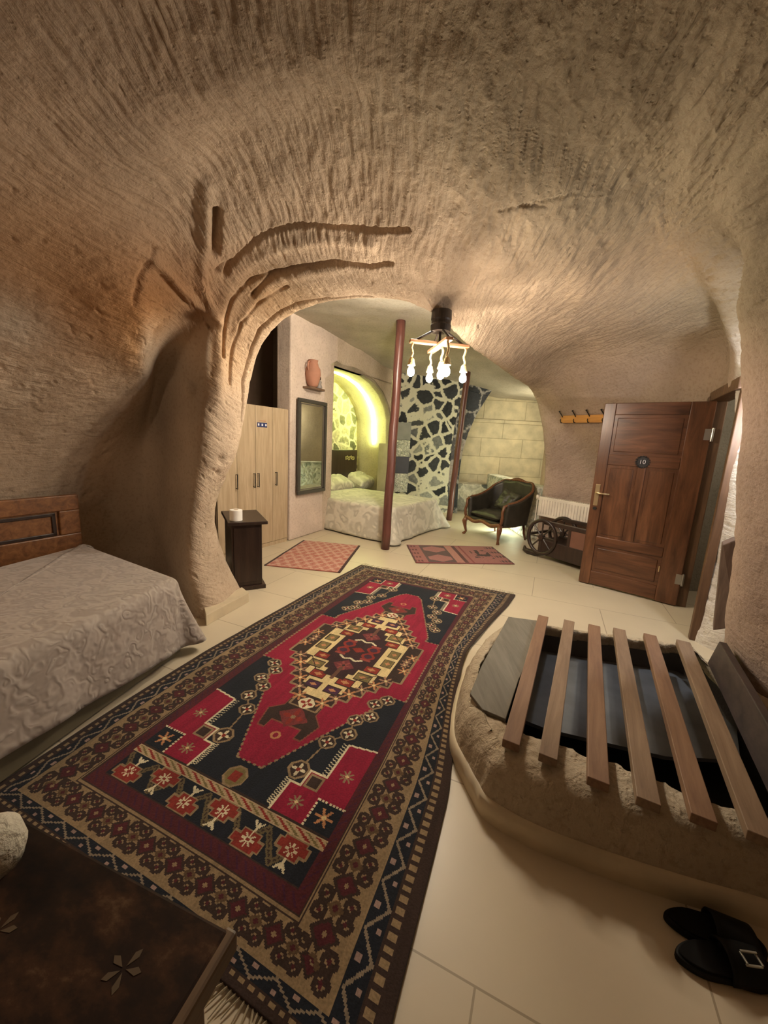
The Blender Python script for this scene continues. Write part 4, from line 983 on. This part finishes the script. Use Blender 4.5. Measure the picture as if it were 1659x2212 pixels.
# ------------------------------------------------------------ wardrobe, mirror, pot shelf
ash = wood('pale_laminate', (.38, .28, .17), (.54, .42, .28), .45, axis=2, bmp=.04)
W0 = np.array([-1.33, 5.22]); W1 = np.array([-1.90, 4.20]); wdv = (W1-W0)/np.linalg.norm(W1-W0); wnn = np.array([wdv[1], -wdv[0]])
if wnn@(-W0) > 0: pass
wback = np.array([wdv[1], -wdv[0]]); wback = wback if wback@np.array([-1, .6]) > 0 else -wback
war = thing('wardrobe', 'tall pale wood-grain wardrobe between the cave pillar and the mirror wall', 'wardrobe', (W0[0], W0[1], 0))
zw = atw(600, 881, W0, W1)[2]
def wpt(s, z, dep): p = wdv*s+wback*dep; return (p[0], p[1], z)
def wbox(s0, s1, z0, z1, d0, d1): return MB().prism([wpt(s0, z0, d0), wpt(s1, z0, d0), wpt(s1, z1, d0), wpt(s0, z1, d0)], tuple(np.append(wback*(d1-d0), 0)))
wbox(0, 1.12, 0, zw, .022, .42).build('body', ash, war, bevel=.002)
wbox(0.005, 1.115, 0.0, .05, .008, .02).build('plinth', ash, war)
hm = plain('brushed_metal', (.35, .33, .30), .35, metal=.9)
blk = plain('black_iron', (.02, .018, .016), .45, metal=.4)
for k in range(4):
    s0 = .004+k*.279
    dr = wbox(s0, s0+.275, .055, zw-.005, 0, .020).build('door', ash, war, bevel=.003)
    hs = s0+.25 if k in (1,) else (s0+.025 if k in (2,) else s0+.25)
    hs = [.235, .535, .60, .86][k]
    z0 = atw(547, 1053, W0, W1)[2]; z1 = atw(547, 1022, W0, W1)[2]
    a_ = wpt(hs, z0, -.03); b_ = wpt(hs, z1, -.03)
    t = MB(); t.tube([wpt(hs, z0+.01, 0), a_, b_, wpt(hs, z1-.01, 0)], .006, 6); t.build('handle', blk, dr)
def on_face(px, py, d): p = atw(px, py, W0, W1); return p+np.append(-wback*d, 0)
stk = thing('wardrobe_sticker', 'small dark blue and white sticker on the wardrobe door', 'sticker', tuple(on_face(566, 918, .002)))
def face_card(parent, base, s, z, w_, h_, mat, name, th=.002, lift=0):
    c = np.append(wdv*s, z)+np.append(-wback*lift, 0)
    u = np.append(wdv, 0)
    return MB().prism([tuple(c-u*w_/2-np.array([0, 0, h_/2])), tuple(c+u*w_/2-np.array([0, 0, h_/2])), tuple(c+u*w_/2+np.array([0, 0, h_/2])), tuple(c-u*w_/2+np.array([0, 0, h_/2]))], tuple(np.append(-wback*th, 0))).build(name, mat, parent)
face_card(stk, None, 0, 0, .16, .055, plain('sticker_blue', (.02, .03, .12), .5), 'card'); wsk = plain('sticker_white', (.8, .8, .85), .5)
for s in (-.058, 0, .058): face_card(stk, None, s, .002, .022, .026, wsk, 'figure', lift=.002)
face_card(stk, None, -.01, .048, .10, .006, plain('sticker_red', (.4, .12, .06), .5), 'red_line')

md = (MIR1-MIR0)/np.linalg.norm(MIR1-MIR0); mn = np.array([md[1], -md[0]])
if mn@(-MIR0) < 0: mn = -mn
mc = [atw(x, y, MIR0, MIR1) for x, y in [(636, 1066), (697, 1062), (702, 868), (642, 862)]]
m0 = np.mean(mc, 0); s0 = (mc[0][:2]-MIR0)@md; s1 = (mc[1][:2]-MIR0)@md-.01; z0 = .5*(mc[0][2]+mc[1][2]); z1 = .5*(mc[2][2]+mc[3][2])
mir = thing('wall_mirror', 'tall mirror in a dark moulded frame on the plastered pillar', 'mirror', (*(MIR0+md*s0+mn*.03), z0))
def mp_(s, z, d): p = md*s+mn*d; return (p[0], p[1], z)
def mbox(a0, a1, b0, b1, d0, d1): return MB().prism([mp_(a0, b0, d0), mp_(a1, b0, d0), mp_(a1, b1, d0), mp_(a0, b1, d0)], tuple(np.append(mn*(d1-d0), 0)))
mw, mh = s1-s0, z1-z0; t = MB()
for q in [(0, mw, 0, .05), (0, mw, mh-.05, mh), (0, .05, .05, mh-.05), (mw-.05, mw, .05, mh-.05)]:
    u_ = mbox(q[0], q[1], q[2], q[3], 0, .03); t.add(u_.v, u_.f)
mfm = plain('mirror_frame_paint', (.055, .05, .042), .4)
t.build('frame', mfm, mir, bevel=.006)
t = MB()
for q in [(.06, mw-.06, .06, .075), (.06, mw-.06, mh-.075, mh-.06), (.06, .075, .06, mh-.06), (mw-.075, mw-.06, .06, mh-.06)]:
    u_ = mbox(q[0], q[1], q[2], q[3], .0, .016); t.add(u_.v, u_.f)
t.build('inner_moulding', plain('mirror_bead', (.12, .10, .08), .4), mir)
gl, nt_, bb = new_mat('mirror_glass'); bb.inputs['Metallic'].default_value = 1; bb.inputs['Roughness'].default_value = .03; bb.inputs['Base Color'].default_value = (.55, .56, .50, 1)
mbox(.045, mw-.045, .045, mh-.045, -.004, .006).build('glass', gl, mir)

shp = atw(672, 838, MIR0, MIR1); wsh = wood('shelf_wood', (.10, .06, .035), (.22, .13, .08), .6, axis=0)
o = MB().prism([(*(md*a_+mn*b_), 0) for a_, b_ in ((-.20, -.06), (.20, -.06), (.17, .12), (-.17, .12))], (0, 0, .03)).build('wall_shelf', wsh, None, bevel=.006)
o.location = (shp[0], shp[1], shp[2]-.03); tag(o, 'little wooden shelf holding a clay jug above the mirror', 'shelf')
jl = atw(668, 838, MIR0, MIR1); jug = thing('clay_jug', 'terracotta jug with a wide neck on the little wall shelf', 'jug', (jl[0]+mn[0]*.075-md[0]*.02, jl[1]+mn[1]*.075-md[1]*.02, shp[2]))
tc_ = plain('terracotta', (.42, .20, .13), .85, bmp=.2)
MB().lathe([(.045, 0), (.07, .02), (.095, .10), (.108, .17), (.100, .24), (.070, .29), (.062, .33), (.070, .355), (.060, .355), (.052, .32)], 28).build('body', tc_, jug, smooth=True)
for sx in (-1, 1):
    MB().tube([(sx*md[0]*.064, sx*md[1]*.064, .33), (sx*md[0]*.105, sx*md[1]*.105, .32), (sx*md[0]*.12, sx*md[1]*.12, .26), (sx*md[0]*.098, sx*md[1]*.098, .21)], .010, 8).build('handle', tc_, jug, smooth=True)
fg = thing('small_figurine', 'small dark and white figurine beside the clay jug', 'figurine', (jug.location[0]+md[0]*.15, jug.location[1]+md[1]*.15, shp[2]))
MB().lathe([(.04, 0), (.045, .02), (.03, .06), (.036, .09), (.012, .12)], 14).build('body', plain('figurine_grey', (.25, .22, .2), .5), fg, smooth=True)
MB().lathe([(.005, .11), (.024, .125), (.026, .15), (.012, .175), (.002, .18)], 14).build('head', blk, fg, smooth=True)

# nightstand and toilet roll
nA = np.array([-1.37, 3.37]); nB = nA+.27*np.array([.88, .475]); nd = (nB-nA)/np.linalg.norm(nB-nA); nk = np.array([-nd[1], nd[0]])
ns = thing('nightstand', 'dark brown narrow cabinet tucked behind the cave pillar', 'nightstand', (nA[0], nA[1], 0), math.atan2(nd[1], nd[0]))
zn = .66; nw = .27
MB().box2((.0, .0, .04), (nw, .55, zn-.03)).build('body', darkw, ns, bevel=.004)
MB().box2((-.03, -.03, zn-.03), (nw+.05, .57, zn)).build('top', darkw, ns, bevel=.006)
MB().box2((-.02, -.02, 0), (nw+.03, .56, .04)).build('plinth', darkw, ns, bevel=.004)
MB().box2((.02, -.008, .08), (nw-.02, .0, zn-.06)).build('front_panel', darkw, ns, bevel=.002)
rp = atz(510, 1124, zn); rl = thing('toilet_roll', 'white paper roll standing on the dark nightstand', 'paper roll', (rp[0], rp[1], zn))
pw = plain('white_paper', (.85, .82, .76), .9)
MB().lathe([(.02, 0), (.054, 0), (.056, .004), (.056, .096), (.054, .1), (.02, .1)], 28).build('paper', pw, rl, smooth=False)
MB().lathe([(.017, -.0), (.021, 0), (.021, .101), (.017, .101)], 18).build('core', plain('cardboard', (.35, .26, .16), .9), rl)

# ------------------------------------------------------------ door leaf
dw = wood('door_wood', (.045, .017, .008), (.175, .072, .032), .30, axis=2, ring=9, bmp=.12)
dwh = wood('door_wood_cross', (.05, .018, .008), (.165, .066, .03), .30, axis=0, ring=9, bmp=.12)
DE, DH = atz(1250, 1256)[:2], atz(1460, 1310)[:2]        # free edge and hinge edge in plan
ddv = (DH-DE); DWd = np.linalg.norm(ddv); ddv /= DWd; DHt = 1.955
door = thing('door', 'open brown panelled door with a round number plate and brass lever', 'door', (DE[0], DE[1], 0), math.atan2(ddv[1], ddv[0]))
del door['label'], door['category']; door.name = 'door_1'; door['kind'] = 'structure'
Wd = DWd
def fx(a): return a*Wd
t = MB()
st = [(0, fx(.12), .01, DHt), (fx(.80), Wd, .01, DHt)]
for a0, a1, z0, z1 in st: t.box2((a0, -.022, z0), (a1, .022, z1))
rails = [(.94, 1.0), (.68, .735), (.235, .285), (.01, .085)]
t2 = MB()
for z0, z1 in rails: t2.box2((fx(.12), -.021, z0*DHt), (fx(.80), .021, z1*DHt))
t.box2((fx(.425), -.0215, .285*DHt), (fx(.505), .0215, .68*DHt))
t.build('stile', dw, door, bevel=.006); t2.build('rail', dwh, door, bevel=.006)
for (a0, a1, z0, z1, mt) in [(.12, .80, .735, .94, dwh), (.12, .425, .285, .68, dw), (.505, .80, .285, .68, dw), (.12, .80, .085, .235, dwh)]:
    p = MB().box2((fx(a0), -.008, z0*DHt), (fx(a1), .008, z1*DHt)).build('panel', mt, door)
    e_ = MB(); b_ = .03
    x0, x1, y0, y1 = fx(a0), fx(a1), z0*DHt, z1*DHt
    e_.box2((x0+b_, -.015, y0+b_), (x1-b_, .0, y1-b_))
    e_.build('raised_field', mt, door, bevel=.007)
np_ = MB().lathe([(.0, -.010), (.048, -.010), (.055, -.004), (.055, 0), (0, 0)], 28, c=(fx(.465), -.022, .705*DHt), rot=Matrix.Rotation(math.radians(-90), 3, 'X').inverted()).build('number_plate', plain('plate_black', (.02, .018, .018), .35), door)
for k in range(14):
    pass
bead = MB()
for k in range(16):
    a_ = 2*math.pi*k/16; bead.lathe([(0, -.008), (.009, -.004), (.011, .002), (.006, .008), (0, .009)], 8, c=(fx(.465)+.056*math.cos(a_), -.026, .705*DHt+.056*math.sin(a_)))
bead.build('plate_rim', plain('plate_rim_black', (.03, .026, .024), .35), np_)
tx = bpy.data.curves.new('number', 'FONT'); tx.body = '10'; tx.size = .058; tx.align_x = 'CENTER'; tx.align_y = 'CENTER'; tx.extrude = .002
to = bpy.data.objects.new('number', tx); COL.objects.link(to); to.parent = door; to.location = (fx(.465), -.036, .705*DHt); to.rotation_euler = (math.radians(90), 0, 0)
tx.materials.append(plain('plate_white', (.55, .50, .5), .6))
br = plain('aged_brass', (.62, .48, .28), .28, metal=.9)
hdl = MB(); hz = .515*DHt
hdl.box2((fx(.035), -.030, hz-.12), (fx(.085), -.022, hz+.11)); hp_ = hdl.build('handle_plate', br, door, bevel=.004)
MB().tube([(fx(.06), -.03, hz+.02), (fx(.06), -.065, hz+.02), (fx(.075), -.07, hz+.02), (fx(.20), -.068, hz+.015)], .009, 8).build('door_handle', br, hp_, smooth=True)
MB().cyl((fx(.06), -.022, hz-.15), (fx(.06), -.036, hz-.15), .018, n=14).build('keyhole_cover', blk, door)
for z_ in (.28, 1.66):
    hg = MB(); hg.cyl((Wd+.012, -.02, z_-.06), (Wd+.012, -.02, z_+.06), .011, n=10); hg.box2((Wd-.045, -.026, z_-.05), (Wd+.01, -.021, z_+.05)); hg.build('hinge', hm, door)
MB().box2((fx(.785), -.03, .16*DHt), (fx(.795), -.021, .19*DHt)).build('latch_plate', br, door)

# latch and weathered post on the entrance side
po = MB(); a_ = at(1575, 1170, 2.33); b_ = at(1562, 1352, 2.33)
wp_ = wood('weathered_post', (.08, .05, .04), (.18, .12, .09), .7)
Pq = [at(1560, 1178, 2.42), at(1592, 1165, 2.38), at(1592, 1355, 2.3), at(1540, 1362, 2.42)]
po.prism([tuple(p) for p in Pq], (.10, .12, 0))
tag(po.build('wooden_post', wp_, None, bevel=.006), 'short weathered timber set in the bright rock beside the entrance', 'post')

# ------------------------------------------------------------ radiator, coat rack, cart table
RA, RB_ = np.array([2.30, 5.70]), np.array([2.72, 5.05]); rd = (RB_-RA)/np.linalg.norm(RB_-RA); 
zr = atw(1160, 1077, RA, RB_)[2]; zb = atw(1160, 1113, RA, RB_)[2]
rad = thing('radiator', 'white fluted panel radiator on the wall behind the cart table', 'radiator', (RA[0], RA[1], zb), math.atan2(rd[1], rd[0]))
wr = plain('radiator_enamel', (.80, .72, .64), .35); rh = zr-zb+.04; RL = 1.0
MB().box2((0, .0, 0), (RL, .08, rh)).build('body', wr, rad, bevel=.01)
t = MB()
for k in range(22): t.box2((.04+k*.043, -.010, .04), (.062+k*.043, .002, rh-.04))
t.build('fluted_panel', wr, rad, bevel=.004)
t = MB()
for k in range(30): t.box2((.02+k*.032, .005, rh), (.032+k*.032, .075, rh+.008))
t.build('top_grille', wr, rad)
vl = MB(); vl.cyl((-.05, .04, rh-.05), (.0, .04, rh-.05), .012); vl.cyl((-.05, .04, rh-.05), (-.05, .04, -.28), .009); vl.build('feed_pipe', wr, rad)
MB().lathe([(.022, -.0), (.025, .02), (.022, .06), (.0, .062)], 16, c=(-.05, .04, rh-.05)).build('valve', wr, rad, smooth=True)

CA, CB = np.array([2.42, 5.60]), np.array([2.86, 4.95])
def shell_hit(x, y):
    Q = S.reshape(-1, 3); qx, qy = proj(Q); e = np.hypot(qx-x, qy-y)+np.where((V.reshape(-1) > 1) & (V.reshape(-1) < 7), 0, 1e6); return Q[np.argmin(e)]
ra, rb = shell_hit(1217, 905), shell_hit(1320, 905)
_n = np.array([-(rb-ra)[1], (rb-ra)[0], 0]); _n /= np.linalg.norm(_n); _n *= np.sign(-(_n@ra)); print('rack', ra, rb)
ra = ra+_n*.05; rb = np.array([*(rb+_n*.05)[:2], ra[2]]); cd = (rb-ra)[:2]; cl = np.linalg.norm(cd); cd /= cl
rk = thing('coat_rack', 'small orange wooden coat rack with iron hooks on the wall left of the door', 'coat rack', tuple(ra), math.atan2(cd[1], cd[0]))
MB().box2((0, -.012, -.055), (cl, .012, .04)).build('board', wood('rack_pine', (.50, .22, .05), (.72, .36, .10), .4, axis=0), rk, bevel=.005)
for k in range(4):
    x = .03+k*.19; 
    if x > cl-.02: break
    MB().tube([(x, -.012, -.05), (x, -.03, -.055), (x, -.05, -.03), (x, -.045, -.01)], .006, 6).build('hook', blk, rk)
    MB().tube([(x, -.012, .02), (x-.01, -.03, .05), (x-.02, -.06, .085)], .006, 6).build('hook', blk, rk)
    MB().lathe([(0, -.012), (.011, -.006), (.011, .006), (0, .012)], 10, c=(x-.02, -.062, .09)).build('knob', blk, rk)

C0, C1 = atz(1150, 1200)[:2], atz(1262, 1236)[:2]; cdv = (C1-C0)/np.linalg.norm(C1-C0)
cart = thing('cart_table', 'dark wooden cart-shaped table with a spoked wheel in front of the radiator', 'cart table', (C0[0], C0[1], 0), math.atan2(cdv[1], cdv[0]))
cz = .52; CLn = 1.15; cdp = .46
t = MB(); t.box2((.08, -.02, .06), (CLn, .03, .26)); t.build('front_board', darkw, cart, bevel=.006)
t = MB(); t.box2((.08, cdp-.02, .06), (CLn, cdp+.02, .26)); t.build('rear_board', darkw, cart, bevel=.006)
t = MB(); t.box2((.06, .0, .22), (CLn, cdp, .245)); t.build('lower_shelf', darkw, cart, bevel=.003)
t = MB(); t.box2((.10, -.02, cz-.05), (CLn, .035, cz)); t.build('top_rail', darkw, cart, bevel=.005)
t = MB(); t.box2((.10, cdp-.03, cz-.05), (CLn, cdp+.02, cz)); t.build('top_rail', darkw, cart, bevel=.005)
MB().box2((.50, -.012, .20), (CLn, .02, cz-.03)).build('brown_panel', plain('reddish_panel', (.17, .075, .05), .5), cart, bevel=.003)
for x in (.48, CLn-.03): MB().box2((x, -.018, .2), (x+.035, .028, cz-.02)).build('upright', darkw, cart)
for yy_ in (-.02, cdp):
    R1_ = .225; cz_ = .295
    rim = [(.12+R1_*math.cos(a_)*.92, yy_, cz_+R1_*math.sin(a_)) for a_ in np.linspace(0, 2*math.pi, 33)]
    wh = MB().tube(rim, .024, 8, cap=False).build('wheel', darkw, cart, smooth=True)
    for k in range(4):
        a_ = k*math.pi/4+.02; MB().tube([(.12-R1_*math.cos(a_)*.92, yy_, cz_-R1_*math.sin(a_)), (.12+R1_*math.cos(a_)*.92, yy_, cz_+R1_*math.sin(a_))], .011, 6).build('spoke', darkw, wh)
    MB().cyl((.12, yy_-.03, cz_), (.12, yy_+.03, cz_), .035, n=14).build('hub', darkw, wh)
MB().tube([(-.16, .02, .10), (-.15, .02, .05), (-.09, .02, .035), (.02, .02, .04), (.15, .02, .06)], [.012, .035, .04, .038, .02], 10).build('runner', darkw, cart, smooth=True)
MB().tube([(-.085+.0, k, .295+0*k) for k in (-.02, cdp)], .02, 8).build('axle_bar', darkw, cart)

# ------------------------------------------------------------ armchair
fl, frt = atz(1003, 1152)[:2], atz(1078, 1177)[:2]; fd = (frt-fl)/np.linalg.norm(frt-fl); mid = (fl+frt)/2
ch = thing('armchair', 'dark leather bergere armchair with a carved wooden frame before the block wall', 'armchair', (mid[0], mid[1], 0), math.atan2(fd[1], fd[0]))
ch.scale = (1.0,)*3
lea = plain('dark_leather', (.035, .030, .022), .42, var=.35, scale=9, bmp=.1, bscale=40)
cwd = wood('carved_walnut', (.10, .035, .015), (.22, .09, .04), .3, axis=2)
hw = .36
NTt = 49; tt = np.linspace(0, 1, NTt)
def uplan(t):
    # from the front-left arm round the back to the front-right arm
    a_ = (t-.5)*2; x = hw*1.02*np.sign(a_)*np.minimum(1, np.abs(a_)*1.75)**.8; y = .05+.62*(1-np.clip((np.abs(a_)-.35)/.65, 0, 1)**1.5)
    return x, y
def htop(t):
    a_ = abs((t-.5)*2); return .60+.30*(1-sstep(.25, .98, np.array(a_)))+.025*math.cos(a_*14)*math.exp(-a_*4)+.02
xs, ys = uplan(tt); rows_in = []; rows_out = []
for k in range(12):
    f = k/11; r_ = []
    for i in range(NTt):
        h = htop(tt[i]); z = .27+(h-.27)*f; lean = .06*f; xx_ = xs[i]*(1+.10*f); yy_ = ys[i]+lean*(ys[i]/.67)
        r_.append((xx_, yy_, z))
    rows_out.append(r_)
o = grid_obj('back_shell', np.array(rows_out), lea, ch); s = o.modifiers.new('thick', 'SOLIDIFY'); s.thickness = .055; s.offset = 0
topl = [rows_out[-1][i] for i in range(NTt)]
frl = [(-hw*1.0, .0, .27)]+[(-hw*1.08, -.01, .34), (-hw*1.10, -.01, .42), (-hw*1.06, .0, .50), (-hw*1.10, .01, .58)]+[tuple(p) for p in topl[1:-1]]+[(hw*1.10, .01, .58), (hw*1.06, .0, .50), (hw*1.10, -.01, .42), (hw*1.08, -.01, .34), (hw*1.0, 0, .27)]
MB().tube(frl, .022, 8).build('frame_rail', cwd, ch, smooth=True)
cr = [(x, .72, .905+.035*math.cos(x/.2*math.pi/2)) for x in np.linspace(-.17, .17, 9)]
MB().tube(cr, [.012, .02, .026, .03, .032, .03, .026, .02, .012], 8).build('crest', cwd, ch, smooth=True)
for yy_ in (0,):
    ap = [(x, -.01, .27+.018*math.cos(x/hw*math.pi*2.0)) for x in np.linspace(-hw, hw, 21)]
    MB().tube(ap, .026, 8, flat=1.2).build('front_apron', cwd, ch, smooth=True)
MB().box2((-hw, .0, .25), (hw, .60, .32)).build('seat_frame', lea, ch, bevel=.02)
for sx in (-1, 1):
    MB().tube([(sx*hw, 0, .27), (sx*hw, .33, .26), (sx*.30, .62, .26)], .02, 8).build('side_rail', cwd, ch, smooth=True)
    MB().tube([(sx*hw, .0, .29), (sx*(hw+.02), -.025, .22), (sx*(hw+.005), -.015, .13), (sx*(hw-.01), 0, .05), (sx*(hw+.02), -.03, .0)], [.038, .042, .026, .018, .026], 10).build('leg', cwd, ch, smooth=True)
    MB().tube([(sx*(hw-.06), .60, .28), (sx*(hw-.05), .62, .12), (sx*(hw-.04), .66, .0)], [.024, .018, .014], 8).build('leg', cwd, ch, smooth=True)
pillow_mesh(.62, .56, .15, 31).build('seat_cushion', lea, ch, smooth=True).location = (0, .29, .375)
cu = pillow_mesh(.36, .36, .13, 37).build('square_cushion', plain('olive_leather', (.045, .042, .026), .45, var=.3), None, smooth=True)
cm = Matrix.Translation((mid[0], mid[1], 0)) @ Matrix.Rotation(math.atan2(fd[1], fd[0]), 4, 'Z') @ Matrix.Translation((.05, .46, .60)) @ Matrix.Rotation(math.radians(12), 4, 'Y') @ Matrix.Rotation(math.radians(62), 4, 'X')
cu.matrix_world = cm; tag(cu, 'small dark olive cushion leaning in the armchair', 'cushion')

# ------------------------------------------------------------ chandelier
iron = plain('dark_fixture', (.035, .025, .02), .5); lw = wood('lamp_wood', (.42, .20, .10), (.66, .38, .22), .5, axis=0)
rope = plain('jute_rope', (.72, .55, .28), .85, bmp=.6, bscale=90)
bulbm = plain('bulb_glow', (1, 1, 1), .3, emit=BULB_C, estr=BULB_W*6)
CH = np.array([.348, 3.06])
chn = thing('chandelier', 'rustic chandelier with crossed wooden bars and five bare bulbs on ropes', 'chandelier', (CH[0], CH[1], 2.185), .05)
chn.scale = (.765,)*3
MB().lathe([(.095, .30), (.10, .22), (.094, .205), (.094, .18), (.10, .165), (.095, .11), (.07, .105)], 28).build('canopy', iron, chn, smooth=False)
arms = [(math.radians(8), .27), (math.radians(98), .27), (math.radians(188), .27), (math.radians(278), .27)]
t = MB(); t.box((0, 0, 0), (.60, .07, .028), Matrix.Rotation(math.radians(8), 3, 'Z')); t.build('crossbar', lw, chn, bevel=.004)
t = MB(); t.box((0, 0, -.016), (.60, .07, .028), Matrix.Rotation(math.radians(98), 3, 'Z')); t.build('crossbar', lw, chn, bevel=.004)
drops = []
for a_, r_ in arms: 
    x, y = math.cos(a_)*r_, math.sin(a_)*r_; drops.append((x, y))
    MB().cyl((x*.22, y*.22, .12), (x*.92, y*.92, .01), .011, n=8).build('strut', iron, chn)
MB().cyl((.0, 0, .12), (0, 0, 0), .012, n=8).build('strut', iron, chn)
drops.append((.03, -.02))
for k, (x, y) in enumerate(drops):
    ln = [.17, .15, .15, .17, .16][k]
    s_ = MB(); pts = [(x+.008*math.sin(j*1.5+k), y+.006*math.cos(j*1.9), -.01-ln*j/6) for j in range(7)]
    s_.tube(pts, .011, 8); rp_ = s_.build('rope', rope, chn, smooth=True)
    z_ = -.01-ln
    MB().lathe([(.012, .01), (.026, -.005), (.030, -.03), (.040, -.06), (.034, -.065), (.02, -.06)], 16, c=(x, y, z_)).build('rope_socket', rope, chn, smooth=True)
    MB().lathe([(.014, 0), (.022, -.02), (.033, -.045), (.036, -.066), (.028, -.090), (.010, -.102), (.001, -.104)], 16, c=(x, y, z_-.062)).build('bulb', bulbm, chn, smooth=True)
cab = [at(905, 658, 3.93), at(860, 650, 3.85), at(820, 643, 3.8)]

# decorative tile strip left of the stone wall
tl = thing('tile_strip', 'vertical strip of four decorative tiles, two patterned, on the stone wall', 'tiles', tuple(np.append(SA, 0)+np.array([.0, -.03, 0])))
zs = [sp(870, y)[2] for y in (912, 950, 986, 1022, 1062)]
x0_, x1_ = sp(856, 980)[0]-SA[0], sp(884, 980)[0]-SA[0]
grt = plain('tile_grey', (.22, .22, .20), .5); drk = plain('tile_slate', (.05, .05, .07), .5)
ptm = stone_mat('tile_pattern', (.30, .32, .26), [(0, (.75, .75, .66)), (1, (.6, .62, .54))], scale=26, gap=.04)
for k, mm_ in enumerate([grt, ptm, drk, ptm]):
    MB().box2((x0_, -.02, max(zs[k+1], .02)), (x1_, .03, zs[k]-.006)).build('tile', mm_, tl)

# ------------------------------------------------------------ near table, cloth, sandals
tm, _nt, _b = new_mat('worn_table_top')
_n = N(_nt, 'ShaderNodeTexNoise', ins={'Scale': 9, 'Detail': 7, 'Roughness': .65}); _nt.links.new(coords(_nt, scale=(1, 1.6, 1)), _n.inputs['Vector'])
_r = ramp(_nt, [(.30, (.006, .003, .002)), (.50, (.022, .009, .004)), (.60, (.050, .020, .008)), (.72, (.13, .075, .035))]); _nt.links.new(_n.outputs[0], _r.inputs[0]); _nt.links.new(_r.outputs[0], _b.inputs['Base Color'])
_b.inputs['Roughness'].default_value = .75; _b.inputs['Specular IOR Level'].default_value = .2
te = wood('table_edge', (.08, .045, .022), (.17, .10, .05), .5, axis=1)
zt_ = .60; c0_ = atz(495, 2008, zt_); l0 = atz(0, 1740, zt_); dx = (l0-c0_)/np.linalg.norm(l0-c0_)
ta = thing('side_table', 'dark worn wooden table at the bottom left with a scuffed top', 'table', (c0_[0], c0_[1], 0), math.atan2(dx[1], dx[0])-math.pi)
MB().box2((-.85, -.60, zt_-.03), (0, 0, zt_)).build('tabletop', tm, ta, bevel=.006)
MB().box2((-.012, -.62, zt_-.045), (.014, .006, zt_-.002)).build('edge_strip', te, ta, bevel=.006)
MB().box2((-.82, -.58, zt_-.11), (-.03, -.03, zt_-.032)).build('apron', tm, ta, bevel=.003)
for x, y in ((-.05, -.06), (-.80, -.06), (-.05, -.55), (-.80, -.55)): MB().box2((x-.025, y-.025, 0), (x+.025, y+.025, zt_-.034)).build('leg', te, ta, bevel=.004)
ins_m = plain('pale_inlay', (.09, .055, .025), .7)
r = random.Random(4)
for k, (x, y) in enumerate([(-.12, -.10), (-.22, -.30), (-.36, -.14), (-.30, -.42), (-.52, -.2), (-.15, -.45), (-.45, -.4)]):
    t = MB()
    for j in range(5):
        a_ = j*2*math.pi/5+r.random(); t.prism([(x+.004*math.cos(a_), y+.004*math.sin(a_), zt_), (x+.022*math.cos(a_-.25), y+.022*math.sin(a_-.25), zt_), (x+.030*math.cos(a_), y+.030*math.sin(a_), zt_), (x+.022*math.cos(a_+.25), y+.022*math.sin(a_+.25), zt_)], (0, 0, .0008))
    t.build('floral_inlay', ins_m, ta)
wc = at(-4, 1838, .55); n_ = 14
o = MB().lathe([(.02, 0), (.05, .0), (.058, .03), (.052, .065), (.03, .085), (.005, .09)], 22).build('folded_cloth', plain('white_crochet', (.55, .50, .40), .9, bmp=.8, bscale=70), None, smooth=True)
cp = atz(-22, 1868, zt_); o.location = (cp[0], cp[1], zt_); tag(o, 'white crocheted cloth on the dark table at the left edge', 'cloth')

rub = plain('black_rubber', (.004, .0035, .003), .6, spec=.25); silver = plain('buckle_metal', (.55, .55, .48), .3, metal=.8)
def sandal(loc, ang, lab, buckle):
    s_ = thing('sandal', lab, 'sandal', (*loc, 0), ang, 'pair of black sandals')
    L = .265; N_ = 40; o_ = []
    for k in range(N_):
        a_ = 2*math.pi*k/N_; x = math.cos(a_)*L/2; wv = .048+.010*math.sin(math.pi*(x/L)+.3)-.006*math.cos(x/L*9); o_.append((x, math.sin(a_)*wv*1.02, 0))
    MB().prism(o_, (0, 0, .024)).build('sole', rub, s_, bevel=.006)
    MB().prism([(x*.93, y*.9, .024) for x, y, _ in o_], (0, 0, .006)).build('footbed', plain('black_footbed', (.005, .004, .0035), .8, spec=.2), s_, bevel=.002)
    g = np.array([[((x0), math.cos(a_)*.053, .012+math.sin(a_)*(.062-.02*(x0-.0)/.13)) for a_ in np.linspace(.0, math.pi, 14)] for x0 in np.linspace(-.012, .098, 8)])
    b_ = grid_obj('upper_band', g, rub, s_); m_2 = b_.modifiers.new('t', 'SOLIDIFY'); m_2.thickness = .006
    zb_ = .012+.062*math.sin(1.25)
    t = MB()
    for (cx, cy, sx, sy) in [(.045, -.034, .044, .005), (.045, -.010, .044, .005), (.025, -.022, .005, .028), (.065, -.022, .005, .028)]: t.box((cx, cy, zb_+.004+(cy+.022)*.5), (sx, sy, .005))
    if buckle: t.build('buckle', silver, s_, bevel=.001)
    return s_
sA, sB = atz(1430, 1985)[:2], atz(1450, 2062)[:2]
dA = atz(1620, 2050)[:2]-sA; dA /= np.linalg.norm(dA); dB = atz(1650, 2092)[:2]-sB; dB /= np.linalg.norm(dB)
sandal(sA+dA*.135, math.atan2(dA[1], dA[0]), 'black sandal nearer the platform, partly behind its mate', False)
sandal(sB+dB*.135+np.array([0, -.01]), math.atan2(dB[1], dB[0]), 'black sandal with a pale metal buckle on the tiled floor', True)
